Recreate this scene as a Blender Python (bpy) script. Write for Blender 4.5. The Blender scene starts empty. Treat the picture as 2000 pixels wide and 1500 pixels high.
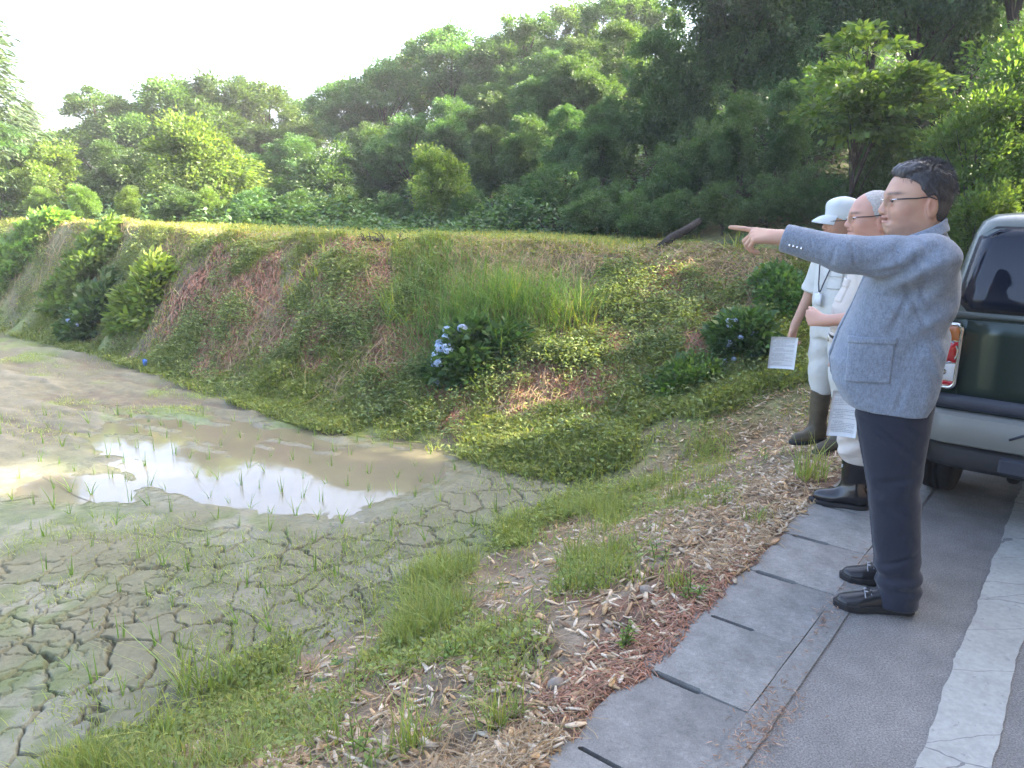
import bpy, bmesh, math, random
import numpy as np
from mathutils import Vector, Matrix

rng = np.random.default_rng(7)
random.seed(7)
SC = bpy.context.scene
COL = SC.collection
R = math.radians

# ------------------------------------------------------------------ camera, world, sun, exposure
cam_d = bpy.data.cameras.new("camera")
cam_d.sensor_width = 36.0
cam_d.lens = 36.0 * 1450 / 2000
cam_d.clip_end = 2000
cam_d.clip_start = 0.05
cam = bpy.data.objects.new("camera", cam_d)
COL.objects.link(cam)
cam.location = (0, 0, 1.5)
cam.rotation_euler = (R(90 - 13.757), 0, 0)
SC.camera = cam

SUN_AZ, SUN_EL = 80.0, 31.0          # degrees clockwise from +Y, above the horizon
world = bpy.data.worlds.new("World")
SC.world = world
world.use_nodes = True
wn = world.node_tree
wn.nodes.clear()
sky = wn.nodes.new("ShaderNodeTexSky")
sky.sky_type = 'NISHITA'
sky.sun_disc = False
sky.sun_elevation = R(SUN_EL)
sky.sun_rotation = R(SUN_AZ)
sky.air_density = 0.75
sky.dust_density = 6.0
sky.ozone_density = 1.0
bg = wn.nodes.new("ShaderNodeBackground")
bg.inputs[1].default_value = 0.15
wo = wn.nodes.new("ShaderNodeOutputWorld")
wn.links.new(sky.outputs[0], bg.inputs[0])
wn.links.new(bg.outputs[0], wo.inputs[0])

sun_d = bpy.data.lights.new("sun", 'SUN')
sun_d.energy = 4.5
sun_d.angle = R(0.5)
sun_d.color = (1.0, 0.86, 0.66)
sun = bpy.data.objects.new("sun", sun_d)
COL.objects.link(sun)
sv = Vector((math.sin(R(SUN_AZ)) * math.cos(R(SUN_EL)), math.cos(R(SUN_AZ)) * math.cos(R(SUN_EL)), math.sin(R(SUN_EL))))
sun.rotation_euler = sv.to_track_quat('Z', 'Y').to_euler()
sun.location = sv * 60

SC.view_settings.view_transform = 'Standard'
SC.view_settings.look = 'None'
SC.view_settings.gamma = 1.0
SC.view_settings.use_curve_mapping = False
SC.view_settings.exposure = 3.22
SC.render.engine = 'CYCLES'
SC.cycles.max_bounces = 8
SC.cycles.transparent_max_bounces = 12
SC.cycles.use_denoising = True

# ------------------------------------------------------------------ helpers
def tag(o, label=None, cat=None, group=None, kind=None):
    if label: o["label"] = label
    if cat: o["category"] = cat
    if group: o["group"] = group
    if kind: o["kind"] = kind
    return o

def empty(name, loc=(0, 0, 0), rz=0.0):
    o = bpy.data.objects.new(name, None)
    o.empty_display_size = 0.1
    COL.objects.link(o)
    o.location = loc
    o.rotation_euler = (0, 0, rz)
    return o

def link(name, me, parent=None, loc=None):
    o = bpy.data.objects.new(name, me)
    COL.objects.link(o)
    if parent is not None: o.parent = parent
    if loc is not None: o.location = loc
    return o

def np_mesh(name, V, polys, mats=(), smooth=False, col=None):
    """V (n,3); polys: list of index arrays (m,k)."""
    me = bpy.data.meshes.new(name)
    V = np.ascontiguousarray(V, np.float32)
    me.vertices.add(len(V)); me.vertices.foreach_set("co", V.ravel())
    polys = [np.asarray(p, np.int32) for p in polys if len(p)]
    nl = sum(p.size for p in polys); npoly = sum(len(p) for p in polys)
    me.loops.add(nl); me.polygons.add(npoly)
    me.loops.foreach_set("vertex_index", np.concatenate([p.ravel() for p in polys]).astype(np.int32))
    sizes = np.concatenate([np.full(len(p), p.shape[1], np.int32) for p in polys])
    starts = np.concatenate([[0], np.cumsum(sizes)[:-1]]).astype(np.int32)
    me.polygons.foreach_set("loop_start", starts)
    try: me.polygons.foreach_set("loop_total", sizes)
    except Exception: pass
    if smooth: me.polygons.foreach_set("use_smooth", np.ones(npoly, bool))
    me.update(calc_edges=True)
    me.validate()
    if col is not None:
        a = me.color_attributes.new("Col", 'FLOAT_COLOR', 'POINT')
        c = np.ones((len(V), 4), np.float32); col = np.asarray(col); c[:, :col.shape[1]] = col
        a.data.foreach_set("color", c.ravel())
    for m in mats: me.materials.append(m)
    return me

class MB:
    def __init__(s): s.v = []; s.f = []; s.c = []; s.n = 0
    def add(s, v, f, c=None):
        v = np.asarray(v, float)
        s.v.append(v)
        for q in (f if isinstance(f, list) else [f]): s.f.append(np.asarray(q, int) + s.n)
        cc = np.ones((len(v), 3)) if c is None else np.broadcast_to(np.asarray(c, float), (len(v), 3))
        s.c.append(cc); s.n += len(v)
        return s
    def merge(s, o):
        for v, c in zip(o.v, o.c): s.v.append(v); s.c.append(c)
        for f in o.f: s.f.append(f + s.n)
        s.n += o.n
        return s
    def arrays(s): return np.concatenate(s.v), s.f, np.concatenate(s.c)
    def mesh(s, name, mat, smooth=False):
        v, f, c = s.arrays()
        groups = {}
        for q in f: groups.setdefault(q.shape[1], []).append(q)
        return np_mesh(name, v, [np.concatenate(g) for g in groups.values()], [mat], smooth, c)
    def build(s, name, mat, parent=None, smooth=False, loc=None):
        return link(name, s.mesh(name, mat, smooth), parent, loc)

def box(c, size, rot=None):
    sx, sy, sz = [k / 2 for k in size]
    v = np.array([[x, y, z] for x in (-sx, sx) for y in (-sy, sy) for z in (-sz, sz)])
    if rot is not None: v = v @ np.asarray(rot).T
    v = v + np.asarray(c)
    f = np.array([[0, 1, 3, 2], [4, 6, 7, 5], [0, 4, 5, 1], [2, 3, 7, 6], [0, 2, 6, 4], [1, 5, 7, 3]])
    return v, f

def tube(pts, rad, n=8, cap=True):
    pts = np.asarray(pts, float); rad = np.broadcast_to(np.asarray(rad, float), (len(pts),))
    V = []; up = np.array([0.13, 0.27, 0.95])
    a = None
    for i, p in enumerate(pts):
        t = pts[min(i + 1, len(pts) - 1)] - pts[max(i - 1, 0)]
        t = t / (np.linalg.norm(t) + 1e-9)
        if a is None:
            a = np.cross(t, up)
            if np.linalg.norm(a) < 1e-3: a = np.cross(t, [1, 0, 0])
        a = a - t * (a @ t); a /= np.linalg.norm(a) + 1e-9
        b = np.cross(t, a)
        th = np.arange(n) * 2 * np.pi / n
        V.append(p + rad[i] * (np.cos(th)[:, None] * a + np.sin(th)[:, None] * b))
    V = np.concatenate(V); m = len(pts)
    i = np.arange(m - 1)[:, None] * n; j = np.arange(n)[None]
    q = np.stack([i + j, i + (j + 1) % n, i + n + (j + 1) % n, i + n + j], -1).reshape(-1, 4)
    fs = [q]
    if cap:
        V = np.concatenate([V, pts[:1], pts[-1:]])
        jj = np.arange(n)
        fs.append(np.stack([np.full(n, m * n), (jj + 1) % n, jj], -1))
        fs.append(np.stack([np.full(n, m * n + 1), (m - 1) * n + jj, (m - 1) * n + (jj + 1) % n], -1))
    return V, fs

def smooth01(t): t = np.clip(t, 0, 1); return t * t * (3 - 2 * t)

def _hash(ix, iy, iz, seed):
    n = (ix * 374761393 + iy * 668265263 + iz * 2147483647 + seed * 974711 + 1274126177).astype(np.int64)
    n = (n ^ (n >> 13)) * 1274126177
    n = n & 0x7fffffff
    n = (n ^ (n >> 16)) * 668265263 & 0x7fffffff
    return ((n ^ (n >> 15)) & 0xffff) / 65535.0

def vnoise(x, y, z=None, seed=0):
    x = np.asarray(x, float); y = np.asarray(y, float); z = np.zeros_like(x) if z is None else np.asarray(z, float)
    fx, fy, fz = np.floor(x), np.floor(y), np.floor(z)
    ix, iy, iz = fx.astype(np.int64), fy.astype(np.int64), fz.astype(np.int64)
    u, v, w = smooth01(x - fx), smooth01(y - fy), smooth01(z - fz)
    flat = not np.any(z)
    out = 0
    for dz in ((0,) if flat else (0, 1)):
        wz = 1 if flat else (w if dz else 1 - w)
        for dy in (0, 1):
            for dx in (0, 1):
                out = out + _hash(ix + dx, iy + dy, iz + dz, seed) * (u if dx else 1 - u) * (v if dy else 1 - v) * wz
    return out * 2 - 1

def fbm(x, y, z=None, seed=0, oct=4):
    a, s, t = 1.0, 0, 0
    for i in range(oct):
        k = 2.03 ** i
        s = s + a * vnoise(x * k + 17.3 * i, y * k - 9.1 * i, None if z is None else z * k + 5.5 * i, seed + i)
        t += a; a *= 0.5
    return s / t

# ------------------------------------------------------------------ materials
def mat(name, base=(.5, .5, .5), rough=.6, metal=0.0, spec=.5, **kw):
    """kw: attr (use Col), noise=(scale, amount), bump=(scale, strength, dist), coat, trans, rand (per-object value spread), translucent"""
    m = bpy.data.materials.new(name); m.use_nodes = True
    nt = m.node_tree; N = nt.nodes; L = nt.links
    b = N["Principled BSDF"]; out = N["Material Output"]
    b.inputs["Roughness"].default_value = rough; b.inputs["Metallic"].default_value = metal
    b.inputs["Specular IOR Level"].default_value = spec
    if "coat" in kw: b.inputs["Coat Weight"].default_value = kw["coat"]; b.inputs["Coat Roughness"].default_value = .04
    if "sheen" in kw: b.inputs["Sheen Weight"].default_value = kw["sheen"]
    if "emit" in kw: b.inputs["Emission Color"].default_value = (*kw["emit"][0], 1); b.inputs["Emission Strength"].default_value = kw["emit"][1]
    if "trans" in kw: b.inputs["Transmission Weight"].default_value = kw["trans"]; b.inputs["IOR"].default_value = kw.get("ior", 1.45)
    if "sss" in kw:
        b.inputs["Subsurface Weight"].default_value = kw["sss"]; b.inputs["Subsurface Radius"].default_value = (.02, .008, .004)
        b.inputs["Subsurface Scale"].default_value = .4
    tc = N.new("ShaderNodeTexCoord")
    rgb = N.new("ShaderNodeRGB"); rgb.outputs[0].default_value = (*base, 1)
    c = rgb.outputs[0]
    def mult(a, bb):
        x = N.new("ShaderNodeMix"); x.data_type = 'RGBA'; x.blend_type = 'MULTIPLY'; x.inputs[0].default_value = 1
        L.new(a, x.inputs[6]); L.new(bb, x.inputs[7]); return x.outputs[2]
    if kw.get("attr"):
        at = N.new("ShaderNodeAttribute"); at.attribute_name = "Col"
        c = mult(c, at.outputs[0])
    for (sc, lo, hi, *st) in kw.get("noises", []):
        nz = N.new("ShaderNodeTexNoise"); nz.inputs["Scale"].default_value = sc; nz.inputs["Detail"].default_value = 6
        nz.inputs["Roughness"].default_value = .65
        if st:
            mp = N.new("ShaderNodeMapping"); mp.inputs["Scale"].default_value = st[0]
            L.new(tc.outputs["Object"], mp.inputs[0]); L.new(mp.outputs[0], nz.inputs["Vector"])
        else: L.new(tc.outputs["Object"], nz.inputs["Vector"])
        rp = N.new("ShaderNodeMapRange"); rp.inputs[1].default_value = .3; rp.inputs[2].default_value = .7
        rp.inputs[3].default_value = lo; rp.inputs[4].default_value = hi
        L.new(nz.outputs[0], rp.inputs[0])
        cm = N.new("ShaderNodeCombineColor")
        for k in range(3): L.new(rp.outputs[0], cm.inputs[k])
        c = mult(c, cm.outputs[0])
    if "rand" in kw:
        oi = N.new("ShaderNodeObjectInfo")
        hs = N.new("ShaderNodeHueSaturation")
        r1 = N.new("ShaderNodeMapRange"); r1.inputs[3].default_value = 1 - kw["rand"]; r1.inputs[4].default_value = 1 + kw["rand"]
        L.new(oi.outputs["Random"], r1.inputs[0]); L.new(r1.outputs[0], hs.inputs["Value"])
        r2 = N.new("ShaderNodeMapRange"); r2.inputs[3].default_value = .5 - kw["rand"] * .08; r2.inputs[4].default_value = .5 + kw["rand"] * .06
        L.new(oi.outputs["Random"], r2.inputs[0]); L.new(r2.outputs[0], hs.inputs["Hue"])
        L.new(c, hs.inputs["Color"]); c = hs.outputs[0]
    L.new(c, b.inputs["Base Color"])
    bumps = kw.get("bumps", [])
    prev = None
    for (sc, stg, dist) in bumps:
        nz = N.new("ShaderNodeTexNoise"); nz.inputs["Scale"].default_value = sc; nz.inputs["Detail"].default_value = 5
        L.new(tc.outputs["Object"], nz.inputs["Vector"])
        bp = N.new("ShaderNodeBump"); bp.inputs["Strength"].default_value = stg; bp.inputs["Distance"].default_value = dist
        L.new(nz.outputs[0], bp.inputs["Height"])
        if prev: L.new(prev, bp.inputs["Normal"])
        prev = bp.outputs[0]
    if prev: L.new(prev, b.inputs["Normal"])
    if "translucent" in kw:
        tr = N.new("ShaderNodeBsdfTranslucent"); mx = N.new("ShaderNodeMixShader"); mx.inputs[0].default_value = kw["translucent"]
        tcol = N.new("ShaderNodeMix"); tcol.data_type = 'RGBA'; tcol.blend_type = 'MULTIPLY'; tcol.inputs[0].default_value = 1
        tcol.inputs[7].default_value = (1.6, 1.6, .6, 1)
        L.new(c, tcol.inputs[6]); L.new(tcol.outputs[2], tr.inputs[0])
        L.new(b.outputs[0], mx.inputs[1]); L.new(tr.outputs[0], mx.inputs[2]); L.new(mx.outputs[0], out.inputs[0])
    m["base"] = base
    return m

M = {}
M['soil'] = mat("soil", (1, 1, 1), .9, spec=.2, attr=True, noises=[(9, .75, 1.2), (60, .7, 1.25)], bumps=[(40, .5, .02), (160, .5, .006)])
M['mud'] = mat("mud", (1, 1, 1), .75, spec=.3, attr=True, noises=[(5, .85, 1.12), (45, .82, 1.15)], bumps=[(30, .35, .01), (140, .4, .004)])
M['asphalt'] = mat("asphalt", (.178, .175, .17), .85, spec=.3, noises=[(1.2, .78, 1.16), (9, .85, 1.12), (170, .5, 1.6), (420, .7, 1.4)], bumps=[(230, .7, .006)])
_m = M['mud'].node_tree; _at = _m.nodes.new("ShaderNodeAttribute"); _at.attribute_name = "Col"
_mr = _m.nodes.new("ShaderNodeMapRange"); _mr.inputs[3].default_value = .16; _mr.inputs[4].default_value = .8
_m.links.new(_at.outputs["Alpha"], _mr.inputs[0]); _m.links.new(_mr.outputs[0], _m.nodes["Principled BSDF"].inputs["Roughness"])
M['concrete'] = mat("concrete", (.228, .226, .216), .85, spec=.3, noises=[(2.3, .72, 1.2), (11, .8, 1.12), (60, .85, 1.12), (260, .75, 1.25)], bumps=[(180, .5, .003), (30, .2, .006)], rand=.07)
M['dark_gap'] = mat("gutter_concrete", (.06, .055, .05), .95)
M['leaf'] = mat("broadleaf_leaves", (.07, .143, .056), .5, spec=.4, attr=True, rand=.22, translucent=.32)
M['leaf_light'] = mat("light_green_leaves", (.108, .185, .055), .5, spec=.4, attr=True, rand=.18, translucent=.46)  # paler leaf copy: sunlit look painted on lit trees; also naturally pale plants
M['needle'] = mat("cedar_needles", (.06, .1, .05), .6, spec=.3, attr=True, rand=.15, translucent=.2)
M['grass'] = mat("grass_blades", (.185, .25, .09), .6, spec=.3, attr=True, translucent=.35)
M['straw'] = mat("dry_straw", (.34, .27, .18), .8, spec=.2, attr=True, translucent=.15)
M['bark'] = mat("bark", (.06, .048, .038), .9, noises=[(8, .6, 1.4, (1, 1, .2))], bumps=[(18, .8, .03)])
M['flower'] = mat("hydrangea_petals", (.42, .5, .72), .7, attr=True, translucent=.2)
# ------------------------------------------------------------------ terrain
DA = R(38.9)
DX, DY = math.sin(DA), math.cos(DA)      # along the road
RX, RY = DY, -DX                          # across the road, to the right
def road(s, w, z=0.0): return np.array([s * DX + w * RX, s * DY + w * RY, z])
def sw(x, y): return x * DX + y * DY, x * RX + y * RY

ZP = -0.55                                 # level of the paddy mud
# foot and crest of the bank, as (x, y, z)
FOOT = np.array([(-24, 17, ZP), (-11.2, 13.4, ZP), (-8.3, 11.9, ZP), (-5.56, 9.85, ZP), (-3.37, 7.9, ZP), (-1.95, 6.75, ZP), (-.68, 6.28, ZP), (.19, 5.5, -.5), (1.22, 5.65, -.3), (1.85, 6.15, -.05), (2.5, 6.28, .1), (3.6, 6.6, .15), (5.2, 7.2, .1)])
CREST = np.array([(-28, 22, 1.16), (-13.5, 16, 1.16), (-9.8, 14.4, 1.15), (-5.4, 11.3, 1.13), (-3.2, 10.1, 1.1), (-1.9, 9.2, 1.07), (0, 8.95, 1.03), (1.25, 8.93, 1.0), (2.35, 8.6, .96), (3.15, 8.3, .92), (4.6, 8.6, .6), (6.6, 9.3, .15)])
def _pol(P):
    az = np.degrees(np.arctan2(P[:, 0], P[:, 1])); r = np.hypot(P[:, 0], P[:, 1]); o = np.argsort(az)
    return az[o], r[o], P[o, 2]
def _even(a, r, z):
    A = np.arange(-80, 80.1, 1.0); k = np.exp(-.5 * (np.arange(-9, 10) / 3.2) ** 2); k /= k.sum()
    f = lambda v: np.convolve(np.pad(np.interp(A, a, v), 9, mode='edge'), k, 'valid')
    return A, f(r), f(z)
FA, FR, FZ = _even(*_pol(FOOT)); CA, CR, CZ = _even(*_pol(CREST))

def poly_sd(x, y, poly):
    """signed distance to a polygon, negative inside"""
    x = np.asarray(x, float); y = np.asarray(y, float); d = np.full(x.shape, 1e9); ins = np.zeros(x.shape, bool)
    P = np.asarray(poly, float)
    for a, b in zip(P, np.roll(P, -1, 0)):
        ex, ey = b - a; wx, wy = x - a[0], y - a[1]
        t = np.clip((wx * ex + wy * ey) / (ex * ex + ey * ey), 0, 1)
        d = np.minimum(d, np.hypot(wx - ex * t, wy - ey * t))
        cr = ((a[1] > y) != (b[1] > y)) & (x < (b[0] - a[0]) * (y - a[1]) / ((b[1] - a[1]) or 1e-9) + a[0])
        ins ^= cr
    return np.where(ins, -d, d)
PUD1 = [(-3.93, 6.95), (-2.7, 6.75), (-1.2, 6.3), (-.62, 6.1), (-.5, 5.55), (-.75, 5.15), (-1.15, 4.75), (-1.6, 4.7), (-2.0, 4.85), (-2.7, 5.25), (-3.5, 5.9)]
PUD2 = [(-3.75, 5.55), (-3.0, 5.45), (-2.75, 5.0), (-3.2, 4.85), (-3.7, 5.05)]
WATER_Z = ZP - .018

def zones(x, y):
    s, w = sw(x, y)
    az = np.degrees(np.arctan2(x, y)); r = np.hypot(x, y)
    rf = np.interp(az, FA, FR); rc = np.interp(az, CA, CR)
    t = (r - rf) / np.maximum(rc - rf, .3)
    t = np.where(np.abs(az) > 75, -1.0, t)
    return s, w, az, r, rf, rc, t

def voronoi_edge(x, y, cell, seed):
    gx, gy = x / cell, y / cell; ix, iy = np.floor(gx).astype(np.int64), np.floor(gy).astype(np.int64)
    f1 = np.full(x.shape, 9.0); f2 = np.full(x.shape, 9.0)
    z0 = np.zeros_like(ix)
    for a in (-1, 0, 1):
        for b in (-1, 0, 1):
            cx = ix + a + .5 + .85 * (_hash(ix + a, iy + b, z0, seed) - .5); cy = iy + b + .5 + .85 * (_hash(ix + a, iy + b, z0, seed + 5) - .5)
            d = np.hypot(gx - cx, gy - cy)
            f2 = np.minimum(f2, np.maximum(f1, d)); f1 = np.minimum(f1, d)
    return (f2 - f1) * cell

def H(x, y, fine=False):
    x = np.asarray(x, float); y = np.asarray(y, float)
    s, w, az, r, rf, rc, t = zones(x, y)
    zf = np.interp(az, FA, FZ); zc = np.interp(az, CA, CZ)
    # verge down from the road to the paddy
    edge = -.985 + .05 * vnoise(s * 2.3, s * 0 + .5, seed=3) + .03 * vnoise(s * 9, s * 0 + .5, seed=4)
    q = np.clip((edge - w) / 1.68, 0, 1)
    zv = .014 * smooth01((edge - w) / .05) - .03 * (w > edge) + (ZP - .014) * (.55 * smooth01(q) + .45 * q)
    lump = smooth01((edge - w) / .3) * smooth01((w + 3.0) / .5)
    zv = zv + lump * (.035 * vnoise(x * 2.6, y * 2.6, seed=11) + .018 * vnoise(x * 8, y * 8, seed=12))
    paddy = w < edge - 1.6
    # bank
    tt = np.clip(t, -1, 1.0)
    prof = np.where(tt < 0, tt, .12 * tt + .30 * tt ** 2 + .58 * smooth01(tt * .93 + .02) / smooth01(np.array(.95)))
    zb = zf + (zc - zf) * prof
    bl = smooth01((t + .1) / .3) * smooth01((1.25 - t) / .3)
    zb = zb + bl * (.08 * vnoise(x * .9, y * .9, seed=21) + .08 * vnoise(x * 2.3, y * 2.3, seed=22) + .035 * vnoise(x * 6, y * 6, seed=23))
    # terrace behind the crest and the wooded hill beyond
    beyond = np.clip(r - rc, 0, None) * (t > 0)
    zb = zb - .25 * smooth01((beyond - 2) / 5) * smooth01((-az) / 12)
    qh = (x - 1.0) * .8 + (y - 11.6) * .6
    gate = np.maximum(smooth01((-w - 1.6) / 2.5), smooth01((s - 12.5) / 4))
    zb = zb + gate * (np.clip(qh, 0, None) * .5) / (1 + np.clip(qh, 0, None) * .02) * (t > 0)
    k = .05
    hmx = np.clip(.5 + .5 * (zb - zv) / k, 0, 1)
    z = zv * (1 - hmx) + zb * hmx + k * hmx * (1 - hmx)
    z = np.where((w > edge) & (s < 12), zv, z)
    z = np.where((w > edge) & (s >= 12), np.maximum(zv, zb), z)
    z = z + smooth01((w - 3.2) / 2) * np.clip(w - 3.2, 0, 14) * .28 * smooth01((13 - s) / 4)
    # right of the road
    if fine:
        on = (w < edge - 1.5) & (t < .12)
        m = smooth01((edge - 1.55 - w) / .25) * smooth01((.03 - t) / .08) * on
        pd = np.minimum(poly_sd(x, y, PUD1), poly_sd(x, y, PUD2))
        # worked mud: ruts that run along the bank
        a = R(-26); lx = x * math.cos(a) + y * math.sin(a); ly = -x * math.sin(a) + y * math.cos(a)
        far = smooth01((y - 5.2) / 1.4)
        rut = .020 * vnoise(lx * .8, ly * 4.2, seed=31) + .013 * vnoise(lx * 2.2, ly * 9, seed=32) + .008 * vnoise(lx * 7, ly * 16, seed=36)
        z = z + m * (rut * (.3 + far * 1.1) + .017 * far * fbm(lx * 7, ly * 16, seed=37, oct=4) + .006 * vnoise(x * 5, y * 5, seed=33) + .0035 * vnoise(x * 22, y * 22, seed=34))
        wet = smooth01((.30 - pd) / .55)
        z = np.where(m > .01, z + m * (-.034 * wet), z)
        # drying cracks
        near = (r < 7) & on
        cr = np.zeros_like(z)
        if near.any():
            xx, yy = x[near], y[near]
            wx = xx + .07 * vnoise(xx * 5, yy * 5, seed=41) + .03 * vnoise(xx * 22, yy * 22, seed=42)
            wy = yy + .07 * vnoise(xx * 5, yy * 5, seed=43) + .03 * vnoise(xx * 22, yy * 22, seed=44)
            e1 = voronoi_edge(wx, wy * .85, .24, 51); e2 = voronoi_edge(wx + 9, wy, .125, 52)
            act = smooth01((pd[near] - .12) / .3) * smooth01((6.0 - yy + .5 * xx) / 1.2) * smooth01((.95 - rut[near] * 0) / 1)
            amp1 = .5 + .5 * vnoise(xx * 2.2, yy * 2.2, seed=45); amp2 = smooth01(.1 + 1.3 * vnoise(xx * 1.3, yy * 1.3, seed=46))
            wd1 = .010 + .009 * amp1
            c1 = (1 - smooth01(e1 / wd1)) * smooth01(.9 + amp1)
            c2 = (1 - smooth01(e2 / .009)) * amp2
            cr[near] = np.maximum(c1, .55 * c2) * act
            z = z - cr * .04 * m
            # plates dish up at their rims
            up = np.exp(-e1 / .03) * act * .003
            zz = np.zeros_like(z); zz[near] = up; z = z + zz * m
        H.crack, H.pd, H.far, H.m, H.rut = cr, pd, far, m, rut
    return z

def ground_colour(x, y, z):
    s, w, az, r, rf, rc, t = zones(x, y)
    n1 = vnoise(x * 1.1, y * 1.1, seed=61); n2 = vnoise(x * 3.1, y * 3.1, seed=62); n3 = vnoise(x * 9, y * 9, seed=63)
    c = np.empty(x.shape + (3,))
    mix = lambda a, b, k: a * (1 - k[..., None]) + np.array(b) * k[..., None]
    c[...] = (.17, .132, .095)                                     # soil
    c = mix(c, (.27, .22, .16), smooth01(.5 + n2))                # dry straw bed
    c = mix(c, (.2, .115, .08), smooth01((n1 + .6 * n3 - .25) * 2.2))    # red-brown cedar litter
    green = smooth01(.55 + 1.2 * vnoise(x * .8 + 5, y * .8, seed=64) + .5 * n3)
    c = mix(c, (.13, .165, .065), green * smooth01((t + .5) / .4) * .8)
    low = smooth01((.5 - t) / .3) * smooth01((t + .2) / .2)
    c = mix(c, (.19, .235, .085), low * smooth01(.7 + n2) * .9)
    # edge of the road: reddish crumbs
    ed = smooth01((w + 1.5) / .35) * (w > -2)
    c = mix(c, (.16, .098, .072), ed * smooth01(.55 + n2 + .6 * n3))
    # sunlit yellow painted into the terrace grass, dark forest floor further on
    top = smooth01((t - .95) / .1)
    c = mix(c, (.235, .22, .1), top * .85)
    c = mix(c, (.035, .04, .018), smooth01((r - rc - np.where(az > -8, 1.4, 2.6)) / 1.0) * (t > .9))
    return c

def mud_colour(x, y):
    n1 = vnoise(x * .9, y * .9, seed=71); n2 = vnoise(x * 3.3, y * 3.3, seed=72); n3 = vnoise(x * 11, y * 11, seed=73)
    mix = lambda a, b, k: a * (1 - k[..., None]) + np.array(b) * k[..., None]
    c = np.empty(x.shape + (3,)); c[...] = (.15, .146, .094)
    alg = smooth01(.3 + .8 * n1 + .55 * n2) * (1 - .65 * H.far)
    c = mix(c, (.105, .14, .05), alg * .9)                          # algae film
    c = mix(c, (.225, .215, .175), smooth01((n2 + n3 * .5 - .1) * 1.4) * .7 * (1 - .5 * H.far))
    c = mix(c, (.138, .126, .085), H.far * .65)
    c = mix(c, (.13, .17, .05), H.far * smooth01((n1 + .7 * n2 + .3 * n3 - .2) * 2.5) * .85)   # weed patches on the far mud
    c = mix(c, (.12, .096, .068), H.far * smooth01(-H.rut * 60 + .6 * n3) * .7)
    c = mix(c, (.21, .195, .145), H.far * smooth01(H.rut * 50 - .3) * .6)
    c = mix(c, (.17, .145, .09), smooth01((.2 - H.pd) / .4) * .7)
    c = mix(c, (.09, .075, .05), H.crack * .6)  # shade inside the cracks painted darker on top of their depth
    s, w, az, r, rf, rc, t = zones(x, y)
    c = mix(c, (.12, .145, .045), smooth01((t + .11 + .05 * n2) / .06) * (.6 + .3 * n3))
    return c

def make_ground():
    # polar grid round the standpoint: fine where the photograph looks, coarse behind
    az = np.concatenate([np.arange(-180, -48, 6.0), np.arange(-48, 47, .125), np.arange(48, 181, 6.0)])
    rr = np.concatenate([np.linspace(.05, 1.2, 6)[:-1], np.arange(1.2, 2.0, .03), np.arange(2.0, 6.4, .028), np.arange(6.4, 10.2, .03), np.arange(10.2, 16, .12), 16 * 1.06 ** np.arange(0, 52)])
    def grid(az, rr):
        A, RR = np.meshgrid(np.radians(az), rr); x, y = (RR * np.sin(A)).ravel(), (RR * np.cos(A)).ravel()
        z = H(x, y, fine=True); s, w, a, r, rf, rc, t = zones(x, y)
        z = np.where(r > 30, z * np.exp(-(np.clip(r - 30, 0, None) / 60)), z)
        k = np.clip(smooth01((-2.58 - w) / .12) * smooth01((.02 - t) / .05), 0, 1)[:, None]
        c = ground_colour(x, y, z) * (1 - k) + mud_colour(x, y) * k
        dry = 1 - smooth01((.42 + .2 * vnoise(x * 2.5, y * 2.5, seed=77) - H.pd) / .45) * .9 - .15 * H.far * smooth01(.2 + vnoise(x * 1.3, y * 3, seed=78))
        c = np.concatenate([c, np.clip(dry, 0, 1)[:, None]], 1)
        ni, nj = len(rr), len(az); I, J = np.meshgrid(np.arange(ni - 1), np.arange(nj - 1), indexing='ij')
        q = np.stack([I * nj + J, I * nj + J + 1, (I + 1) * nj + J + 1, (I + 1) * nj + J], -1).reshape(-1, 4)[:, ::-1]
        return np.stack([x, y, z], 1), c, q, s, w, r, rc, t
    def put(nm, V, c, q, m):
        used, inv = np.unique(q, return_inverse=True)
        tag(link(nm, np_mesh(nm, V[used], [inv.reshape(-1, 4)], [M[m]], True, c[used])), kind='structure')
    V, c, q, s, w, r, rc, t = grid(az, rr)
    mud = (w < -2.62) & (t < .0); fine_part = mud & (r > 2.05) & (r < 6.1) & (np.abs(np.degrees(np.arctan2(V[:, 0], V[:, 1])) + 16) < 30)
    zone = np.where(mud, 0, np.where((t >= 1.35) & (w < -1.2) | (r > 18), 3, np.where((t > .0) & (w < -1.15), 2, 1)))
    qz = zone[q[:, 0]]
    hid = ((w[q] > -.8).all(1) & (w[q] < 3.4).all(1) & (s[q] < 12).all(1) & (s[q] > -8).all(1)) | fine_part[q].all(1)
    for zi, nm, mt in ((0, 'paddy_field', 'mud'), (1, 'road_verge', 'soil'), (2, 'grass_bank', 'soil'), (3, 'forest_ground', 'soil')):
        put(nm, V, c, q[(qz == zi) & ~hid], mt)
    V, c, q, s, w, r, rc, t = grid(np.arange(-46.5, 15, .1), np.arange(2.0, 6.16, .0085))
    V[:, 2] -= .004 * np.clip(smooth01((w + 2.68) / .05) + smooth01((t + .03) / .03) + smooth01((r - 6.06) / .05) + smooth01((2.08 - r) / .04), 0, 1)
    put('paddy_mud', V, c, q[((w < -2.57) & (t < .03))[q].all(1)], 'mud')
make_ground()

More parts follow.
